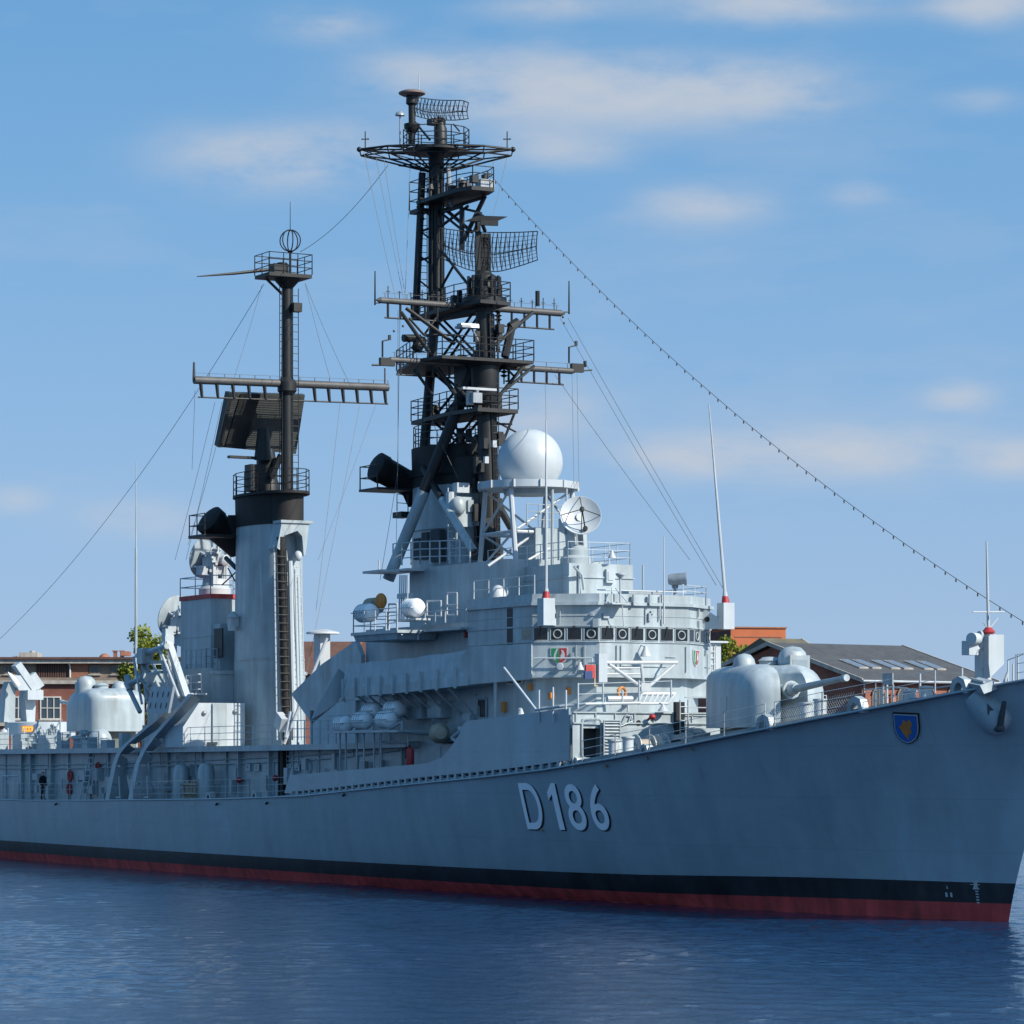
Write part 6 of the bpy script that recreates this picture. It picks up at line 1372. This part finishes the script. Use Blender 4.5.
mb = MB(); mb.tube(V(-.4,-ov-.05,h0-ov*sl+.05), V(Lx+.4,-ov-.05,h0-ov*sl+.05), .1); mb.tube(V(.15,-.05,h0-.2), V(.15,-.05,0), .06); bpart(mb, 'gutter', STEEL, bl)
for xs in (2.35,3.55,5.3,6.5,8.4,9.6):
    c = V(xs,3.6,h0+3.6*sl+.22); mb = MB(); mb.mat(0).obox(c, V(.42,0,0), e_*1.15, nrm*.06); sk = bpart(mb, 'skylight', STONE, rf)
    mb = MB(); mb.obox(c+nrm*.07, V(.33,0,0), e_*1.02, nrm*.01); bpart(mb, 'pane', glass('skylight_glass', (.16,.19,.23), .15) if 'skylight_glass' not in MATS else MATS['skylight_glass'], sk)
for i in range(5):
    x = 1.4+i*2.3; mb = MB(); z = h0-1.25; mb.extr([V(x+.55*math.cos(R(a)), -.14, z+.75*math.sin(R(a))) for a in range(0,181,20)]+[V(x-.55,-.14,z-.8),V(x+.55,-.14,z-.8)], (0,.01,0)); wn = bpart(mb, 'window', PANE, bl)
    mb = MB(); mb.path([V(x+.6*math.cos(R(a)), -.15, z+.8*math.sin(R(a))) for a in range(0,181,20)], .07); mb.tube(V(x-.6,-.15,z),V(x-.6,-.15,z-.8),.06); mb.tube(V(x+.6,-.15,z),V(x+.6,-.15,z-.8),.06); mb.tube(V(x,-.15,z-.8),V(x,-.15,z+.75),.035); bpart(mb, 'window_frame', BRICKB, wn)
for i in range(6):
    mb = MB(); mb.box((.1+i*2.3,-.24,0),(.45+i*2.3,-.12,h0-.9)); bpart(mb, 'pilaster', BRICK, bl)
for i in range(3):
    y = 4.5+i*5; mb = MB(); z = h0-2.2; mb.extr([V(-.02,y+.6*math.cos(R(a)),z+.6*math.sin(R(a))) for a in range(0,181,20)]+[V(-.02,y-.6,z-1.6),V(-.02,y+.6,z-1.6)], (.01,0,0)); bpart(mb, 'window', PANE, bl)
mb = MB(); mb.ring(V(-.03,Ly/2,hr-1.6), (1,0,0), .5, .08, 20); bpart(mb, 'gable_oculus', STONE, bl)
# --- lower hall behind it with mossy roof
b2 = site('rear_hall', 'low building with a mossy olive roof just behind the slate roofed hall', 'building', 832, 262, a35)
zz = height(639.5,266)-2; mb = MB(); mb.box((-4.0,.2,0),(-.2,7,zz-1.5)); bpart(mb, 'wall', BRICKD, b2)
mb = MB(); mb.extr([V(-4.3,-.2,zz-1.5),V(-4.3,3.6,zz),V(-4.3,7.4,zz-1.5)], (4.2,0,0)); mb.mat(1).extr([V(-.1,-.2,zz-1.6),V(-.1,3.6,zz+.05),V(-.1,7.4,zz-1.6)], (.12,0,0)); bpart(mb, 'roof', [MOSS, STONE], b2)
# --- terracotta block
b3 = site('terracotta_block', 'tall plain block with bright orange rendered wall and flat roof, right of the bridge', 'building', 731, 330, R(12))
zt = height(628,330)-2; mb = MB(); mb.box((0,0,0),(5.6,9.5,zt)); w3_ = bpart(mb, 'wall', [TERRA], b3)
mb = MB(); mb.box((-.12,-.12,zt),(5.72,9.6,zt+.14)); bpart(mb, 'roof', paint('flat_roof', (.30,.13,.08), .8), b3)
mb = MB(); mb.box((-.06,0.0,.2),(0,9.4,zt-.2)); bpart(mb, 'shaded_side', BRICKD, b3)  # dark sheet over the left wall, its shade put into the colour
mb = MB(); mb.box((.4,-.05,zt-.9),(5.2,-.0,zt-.8)); bpart(mb, 'wall_ledge', BRICK2, b3)
mb = MB(); mb.box((.6,4,zt+.14),(1.3,4.8,zt+.4)); bpart(mb, 'roof_vent', STEEL, b3)
# --- long depot at left
Zl = 330; b4 = site('brick_depot', 'long flat roofed brick depot with white framed windows behind the after gun', 'building', -70, Zl, 0)
PX = Zl/FOC; X = lambda px: (px+70)*PX; Hh = lambda py: height(py, Zl)-2
Wd = X(262)
mb = MB(); mb.box((0,.1,0),(Wd,18,Hh(684))); bpart(mb, 'wall', BRICK, b4)
mb = MB(); mb.box((0,.25,Hh(684)),(Wd,18,Hh(660))); bpart(mb, 'upper_wall', BRICKB, b4)
mb = MB(); mb.box((-.4,-.5,Hh(663.5)),(Wd+.4,18.3,Hh(659.5))); mb.mat(1).box((-.6,-.7,Hh(659.5)),(Wd+.6,18.4,Hh(657.2))); bpart(mb, 'roof', [STONE, BROWN], b4)
mb = MB(); mb.box((-.2,-.25,Hh(684)),(Wd+.2,.3,Hh(680.5))); mb.mat(1).box((-.1,-.1,Hh(680.5)),(Wd+.1,.24,Hh(677.5))); bpart(mb, 'string_course', [STONE, BRICKB], b4)
mb = MB(); mb.box((0,-.15,Hh(726)),(Wd,.1,Hh(722.5))); bpart(mb, 'plinth_course', STONE, b4)
for x0, x1 in ((-62,-30),(36,69),(160,190)):
    mb = MB(); mb.box((X(x0),.2,Hh(677.3)),(X(x1),.24,Hh(663.6))); lv = bpart(mb, 'louvre_opening', DARKW, b4)
    mb = MB()
    for k in range(14): mb.box((X(x0)+(X(x1)-X(x0))*k/14,.14,Hh(677.3)),(X(x0)+(X(x1)-X(x0))*k/14+.12,.2,Hh(663.6)))
    bpart(mb, 'louvre', BROWN, lv)
for x0, x1 in ((70,88),(-25,-12)):
    mb = MB(); mb.box((X(x0),.12,Hh(677.3)),(X(x1),.24,Hh(663.6))); bpart(mb, 'wall_panel', BRICK2, b4)
for x0, x1 in ((90,99),(112,121),(20,28),(5,12)):
    window(b4, V((X(x0)+X(x1))/2,.24,Hh(669.5)), (X(x1)-X(x0)), Hh(665.5)-Hh(673.5), 2, 1, fmat=BRICKB)
mb = MB(); mb.tube(V(X(70),.0,Hh(684)),V(X(70),.0,Hh(666)),.09); mb.tube(V(X(70),.0,Hh(666)),V(X(68.5),-.2,Hh(662)),.09); mb.tube(V(X(68.5),-.2,Hh(661.5)),V(X(90),-.2,Hh(661.5)),.08); bpart(mb, 'downpipe', FRAME, b4)
for k in range(-2,7):
    xc = X(50.5+35.5*k-(0 if k else 0)); window(b4, V(xc,.09,Hh(708)), 1.95, 2.15, 3, 2)
mb = MB(); mb.box((X(10),6,Hh(657)),(X(29),9,Hh(650.5))); mb.box((X(8),6,Hh(657)),(X(12),8,Hh(654))); mb.tube(V(X(22),7,Hh(650.5)),V(X(22),7,Hh(648.6)),.25); bpart(mb, 'plant_room', STONE, b4)
mb = MB(); mb.tube(V(X(4),7,Hh(657)),V(X(4),7,Hh(654)),.12); mb.tube(V(X(2),7,Hh(655)),V(X(8),7,Hh(655)),.12); bpart(mb, 'roof_pipe', STEEL, b4)
mb = MB(); mb.ell(V(X(97),6,Hh(657)), (.55,.55,.55), 18, 8, 0, 90); bpart(mb, 'roof_dome', BRICK2, b4)
mb = MB(); mb.box((X(79),5,Hh(658)),(X(91),8,Hh(655.3))); mb.box((X(64),5,Hh(658)),(X(74),8,Hh(656.6))); mb.mat(1).box((X(117),5,Hh(658)),(X(124),7,Hh(655.5))); bpart(mb, 'rooflight', [WHITE, WHITE], b4)
for px, wd in ((108,.34),(115,.34)):
    mb = MB(); mb.cbox(V(X(px),6,(Hh(657)+Hh(649.3))/2), (wd,.5,Hh(649.3)-Hh(657))); mb.cbox(V(X(px),6,Hh(649.2)), (wd+.18,.65,.12)); bpart(mb, 'chimney', BRICK2, b4)
mb = MB(); mb.box((X(114),5.5,Hh(654)),(X(123),7,Hh(649.6))); bpart(mb, 'chimney', BRICK2, b4)
# --- brown roofed house seen between the funnels
b5 = site('brown_roofed_house', 'house with a broad brown tiled roof seen in the gap between the two funnels', 'building', 300, 300, R(4))
k5 = 300/FOC; zr5 = height(641.5,305)-2; mb = MB(); mb.box((0,0,0),(8.2,10,zr5-2.9)); bpart(mb, 'wall', BRICK, b5)
mb = MB(); mb.extr([V(-.4,-.5,zr5-3.1),V(-.4,5,zr5),V(-.4,10.5,zr5-3.1)], (9,0,0)); rf5 = bpart(mb, 'roof', BROWN, b5)
mb = MB(); mb.box((5.1,4.6,zr5-.3),(5.7,5.3,zr5+.7)); mb.mat(1).box((5.0,4.5,zr5+.7),(5.8,5.4,zr5+.82)); bpart(mb, 'chimney', [BRICK2, STONE], rf5)
window(b5, V(3,-.02,zr5-5), 1.2, 1.5, 2, 2); window(b5, V(6,-.02,zr5-5), 1.2, 1.5, 2, 2)
# ================================================================== trees
def leafmat(name, c):
    m, nt, b = newmat(name); L = nt.links.new; tc = N(nt, 'ShaderNodeTexCoord'); n = N(nt, 'ShaderNodeTexNoise'); n.inputs['Scale'].default_value = 1.3; n.inputs['Detail'].default_value = 5; L(tc.outputs['Object'], n.inputs['Vector'])
    rp = N(nt, 'ShaderNodeValToRGB'); rp.color_ramp.elements[0].position = .3; rp.color_ramp.elements[1].position = .72; rp.color_ramp.elements[0].color = (c[0]*.55,c[1]*.62,c[2]*.6,1); rp.color_ramp.elements[1].color = (c[0]*1.5,c[1]*1.35,c[2],1); L(n.outputs[0], rp.inputs[0]); L(rp.outputs[0], b.inputs['Base Color']); b.inputs['Roughness'].default_value = .65
    b.inputs['Transmission Weight'].default_value = 0; tl = N(nt, 'ShaderNodeBsdfTranslucent'); L(rp.outputs[0], tl.inputs[0]); ms = N(nt, 'ShaderNodeMixShader'); ms.inputs[0].default_value = .25; out = [x for x in nt.nodes if x.type == 'OUTPUT_MATERIAL'][0]; L(b.outputs[0], ms.inputs[1]); L(tl.outputs[0], ms.inputs[2]); L(ms.outputs[0], out.inputs[0]); return m
LEAF = leafmat('leaf_green', (.19,.23,.03)); BARK = paint('bark', (.08,.06,.045), .9, .3, .2, 2)
def tree(px, Z, top_py, width_px, label, seed, group=None):
    rnd = random.Random(seed); p = ground(px, Z, 2.0); t = thing('tree', label, 'tree', p, rnd.uniform(0,6), group); hgt = height(top_py, Z)-2; rw = width_px/2*Z/FOC
    mb = MB(); pts = [V(0,0,-.2), V(.1,.05,hgt*.3), V(-.05,.1,hgt*.55), V(.05,0,hgt*.82)]; rs = [.32,.24,.17,.07]
    for i in range(3): mb.tube(pts[i], pts[i+1], rs[i], rs[i+1], 9)
    cl = []
    for i in range(20):
        a = rnd.uniform(0,6.28); f = rnd.uniform(.38,.97); rr = rw*rnd.uniform(.35,.95)*math.sqrt(max(.05,1-((f-.62)/.42)**2)); c = V(rr*math.cos(a), rr*math.sin(a), hgt*f); cl.append((c, rnd.uniform(.5,1.05)*rw*.42))
        b0 = V(0,0,hgt*max(.28,f-.25)); mb.tube(b0, c, .09, .025, 5)
    mb.isl = []; mb.build('trunk', BARK, t)
    mb = MB()
    for c, r in cl:
        for k in range(380):
            d = V(rnd.gauss(0,1),rnd.gauss(0,1),rnd.gauss(0,.85)); d = d.normalized()*r*rnd.random()**.4; q = c+d; s = rnd.uniform(.10,.24); n = V(rnd.gauss(0,1),rnd.gauss(0,1),rnd.gauss(.6,1)).normalized(); a = n.orthogonal().normalized(); a.rotate(Matrix.Rotation(rnd.uniform(0,6.28),3,n)); b_ = n.cross(a)
            mb.add([q-a*s, q+b_*s*.6, q+a*s, q-b_*s*.6], [(0,1,2,3)])
    me = bpy.data.meshes.new('crown'); me.from_pydata(mb.v, [], mb.f); me.materials.append(LEAF); o = bpy.data.objects.new('crown', me); COL.objects.link(o); o.parent = t
tree(142, 318, 630, 64, 'green tree before the depot behind the tall grey whip and boat davits', 3)
tree(734, 320, 639, 60, 'bright green tree below the orange block, right of the bridge', 5)
tree(250, 330, 648, 40, 'green tree standing behind the after funnel, mostly hidden', 9)
# ================================================================== sky, sun, camera
SE, SA = R(SUN_EL), R(SUN_AZ)
sd = V(math.cos(SE)*math.cos(SA), math.cos(SE)*math.sin(SA), math.sin(SE))
wd = bpy.data.worlds.new('World'); scene.world = wd; wd.use_nodes = True; nt = wd.node_tree; nt.nodes.clear(); L = nt.links.new
out = N(nt, 'ShaderNodeOutputWorld'); bg = N(nt, 'ShaderNodeBackground'); bg.inputs[1].default_value = SKY_STR; L(bg.outputs[0], out.inputs[0])
tc = N(nt, 'ShaderNodeTexCoord'); sp = N(nt, 'ShaderNodeSeparateXYZ'); L(tc.outputs['Generated'], sp.inputs[0])
def M(op, *a):
    n = N(nt, 'ShaderNodeMath', operation=op)
    for i, x in enumerate(a):
        if isinstance(x, (int, float)): n.inputs[i].default_value = x
        else: L(x, n.inputs[i])
    return n.outputs[0]
zc = M('MAXIMUM', sp.outputs[2], 0.0); zup = M('MULTIPLY_ADD', M('DIVIDE', zc, M('MULTIPLY_ADD', zc, 2.2, 1.0)), SKY_K, SKY_B)
cv = N(nt, 'ShaderNodeCombineXYZ'); L(sp.outputs[0], cv.inputs[0]); L(sp.outputs[1], cv.inputs[1]); L(zup, cv.inputs[2])
nv = N(nt, 'ShaderNodeVectorMath', operation='NORMALIZE'); L(cv.outputs[0], nv.inputs[0])
sky = N(nt, 'ShaderNodeTexSky', sky_type='NISHITA'); sky.sun_disc = False; sky.sun_elevation = SE; sky.sun_rotation = math.atan2(sd.x, sd.y); sky.air_density = 1.0; sky.dust_density = SKY_DUST; sky.ozone_density = 2.0; sky.altitude = 0
L(nv.outputs[0], sky.inputs['Vector'])
# clouds: drifting banks given by compass bearing and elevation, broken up by noise
az = M('ARCTAN2', sp.outputs[1], sp.outputs[0]); el = M('ARCSINE', sp.outputs[2])
def noise(scx, scz, sc, det, rough, loc=0):
    mp = N(nt, 'ShaderNodeMapping'); mp.inputs['Scale'].default_value = (scx,scx,scz); mp.inputs['Location'].default_value = (loc,loc*.7,loc*.3); L(tc.outputs['Generated'], mp.inputs['Vector'])
    n = N(nt, 'ShaderNodeTexNoise'); n.inputs['Scale'].default_value = sc; n.inputs['Detail'].default_value = det; n.inputs['Roughness'].default_value = rough; L(mp.outputs[0], n.inputs['Vector']); return n.outputs[0]
n1 = noise(1, 3.2, 14, 8, .58); n2 = noise(1, 2.6, 38, 7, .6, 3.1); n3 = noise(1, 5, 5.5, 6, .55, 1.7)
fa = math.atan2(FWD.y, FWD.x)
tot = None
for px, py, sx, sy, am in CLOUDS:
    a0 = fa-math.atan((px-512)/FOC); e0 = math.atan((HOR-py)/FOC*math.cos(math.atan((px-512)/FOC)))
    dx = M('DIVIDE', M('SUBTRACT', az, a0), sx/FOC); dy = M('DIVIDE', M('SUBTRACT', el, e0), sy/FOC)
    g = M('MULTIPLY', M('EXPONENT', M('MULTIPLY', M('ADD', M('MULTIPLY',dx,dx), M('MULTIPLY',dy,dy)), -1.0)), am)
    tot = g if tot is None else M('ADD', tot, g)
br_ = M('ADD', M('MULTIPLY', M('SUBTRACT', n1, .5), 3.0), M('MULTIPLY', M('SUBTRACT', n2, .5), 2.2))
c1 = M('MULTIPLY', tot, M('MAXIMUM', M('ADD', br_, .85), 0.0))
c2 = M('MULTIPLY', M('MAXIMUM', M('SUBTRACT', M('ADD', n3, M('MULTIPLY', M('SUBTRACT', n1, .5), .5)), .56), 0.0), WISP)
cm = M('MULTIPLY', M('SUBTRACT', 1.0, M('EXPONENT', M('MULTIPLY', M('ADD', c1, c2), -1.15))), .92)
hz = M('POWER', M('SUBTRACT', 1.0, M('MINIMUM', M('MULTIPLY', M('MAXIMUM', sp.outputs[2], 0.0), HAZE_K), 1.0)), 2.0)
hs = N(nt, 'ShaderNodeHueSaturation'); hs.inputs['Hue'].default_value = SKY_H; hs.inputs['Saturation'].default_value = SKY_SAT; L(sky.outputs[0], hs.inputs['Color'])
mxh = N(nt, 'ShaderNodeMix', data_type='RGBA'); L(M('MULTIPLY', hz, HAZE_A), mxh.inputs[0]); L(hs.outputs[0], mxh.inputs[6]); mxh.inputs[7].default_value = HAZE_C
mx = N(nt, 'ShaderNodeMix', data_type='RGBA'); L(cm, mx.inputs[0]); L(mxh.outputs[2], mx.inputs[6]); mx.inputs[7].default_value = CLOUD_C; L(mx.outputs[2], bg.inputs[0])
sl_ = bpy.data.lights.new('sun', 'SUN'); sl_.energy = SUN_P; sl_.angle = R(.53); sl_.color = (1,.94,.83); so = bpy.data.objects.new('sun', sl_); COL.objects.link(so); so.rotation_euler = (-sd).to_track_quat('-Z','Y').to_euler(); so.location = (0,0,80)
cd = bpy.data.cameras.new('camera'); co = bpy.data.objects.new('camera', cd); COL.objects.link(co); co.location = CAM; co.rotation_euler = (R(90), 0, TH); cd.sensor_width = 36; cd.lens = FOC*36/1024; cd.shift_y = (HOR-512)/1024; cd.clip_start = 1; cd.clip_end = 20000; scene.camera = co
scene.view_settings.view_transform = 'Standard'; scene.view_settings.look = 'None'; scene.view_settings.exposure = EXPO; scene.view_settings.gamma = 1
scene.cycles.max_bounces = 6; scene.cycles.use_denoising = True
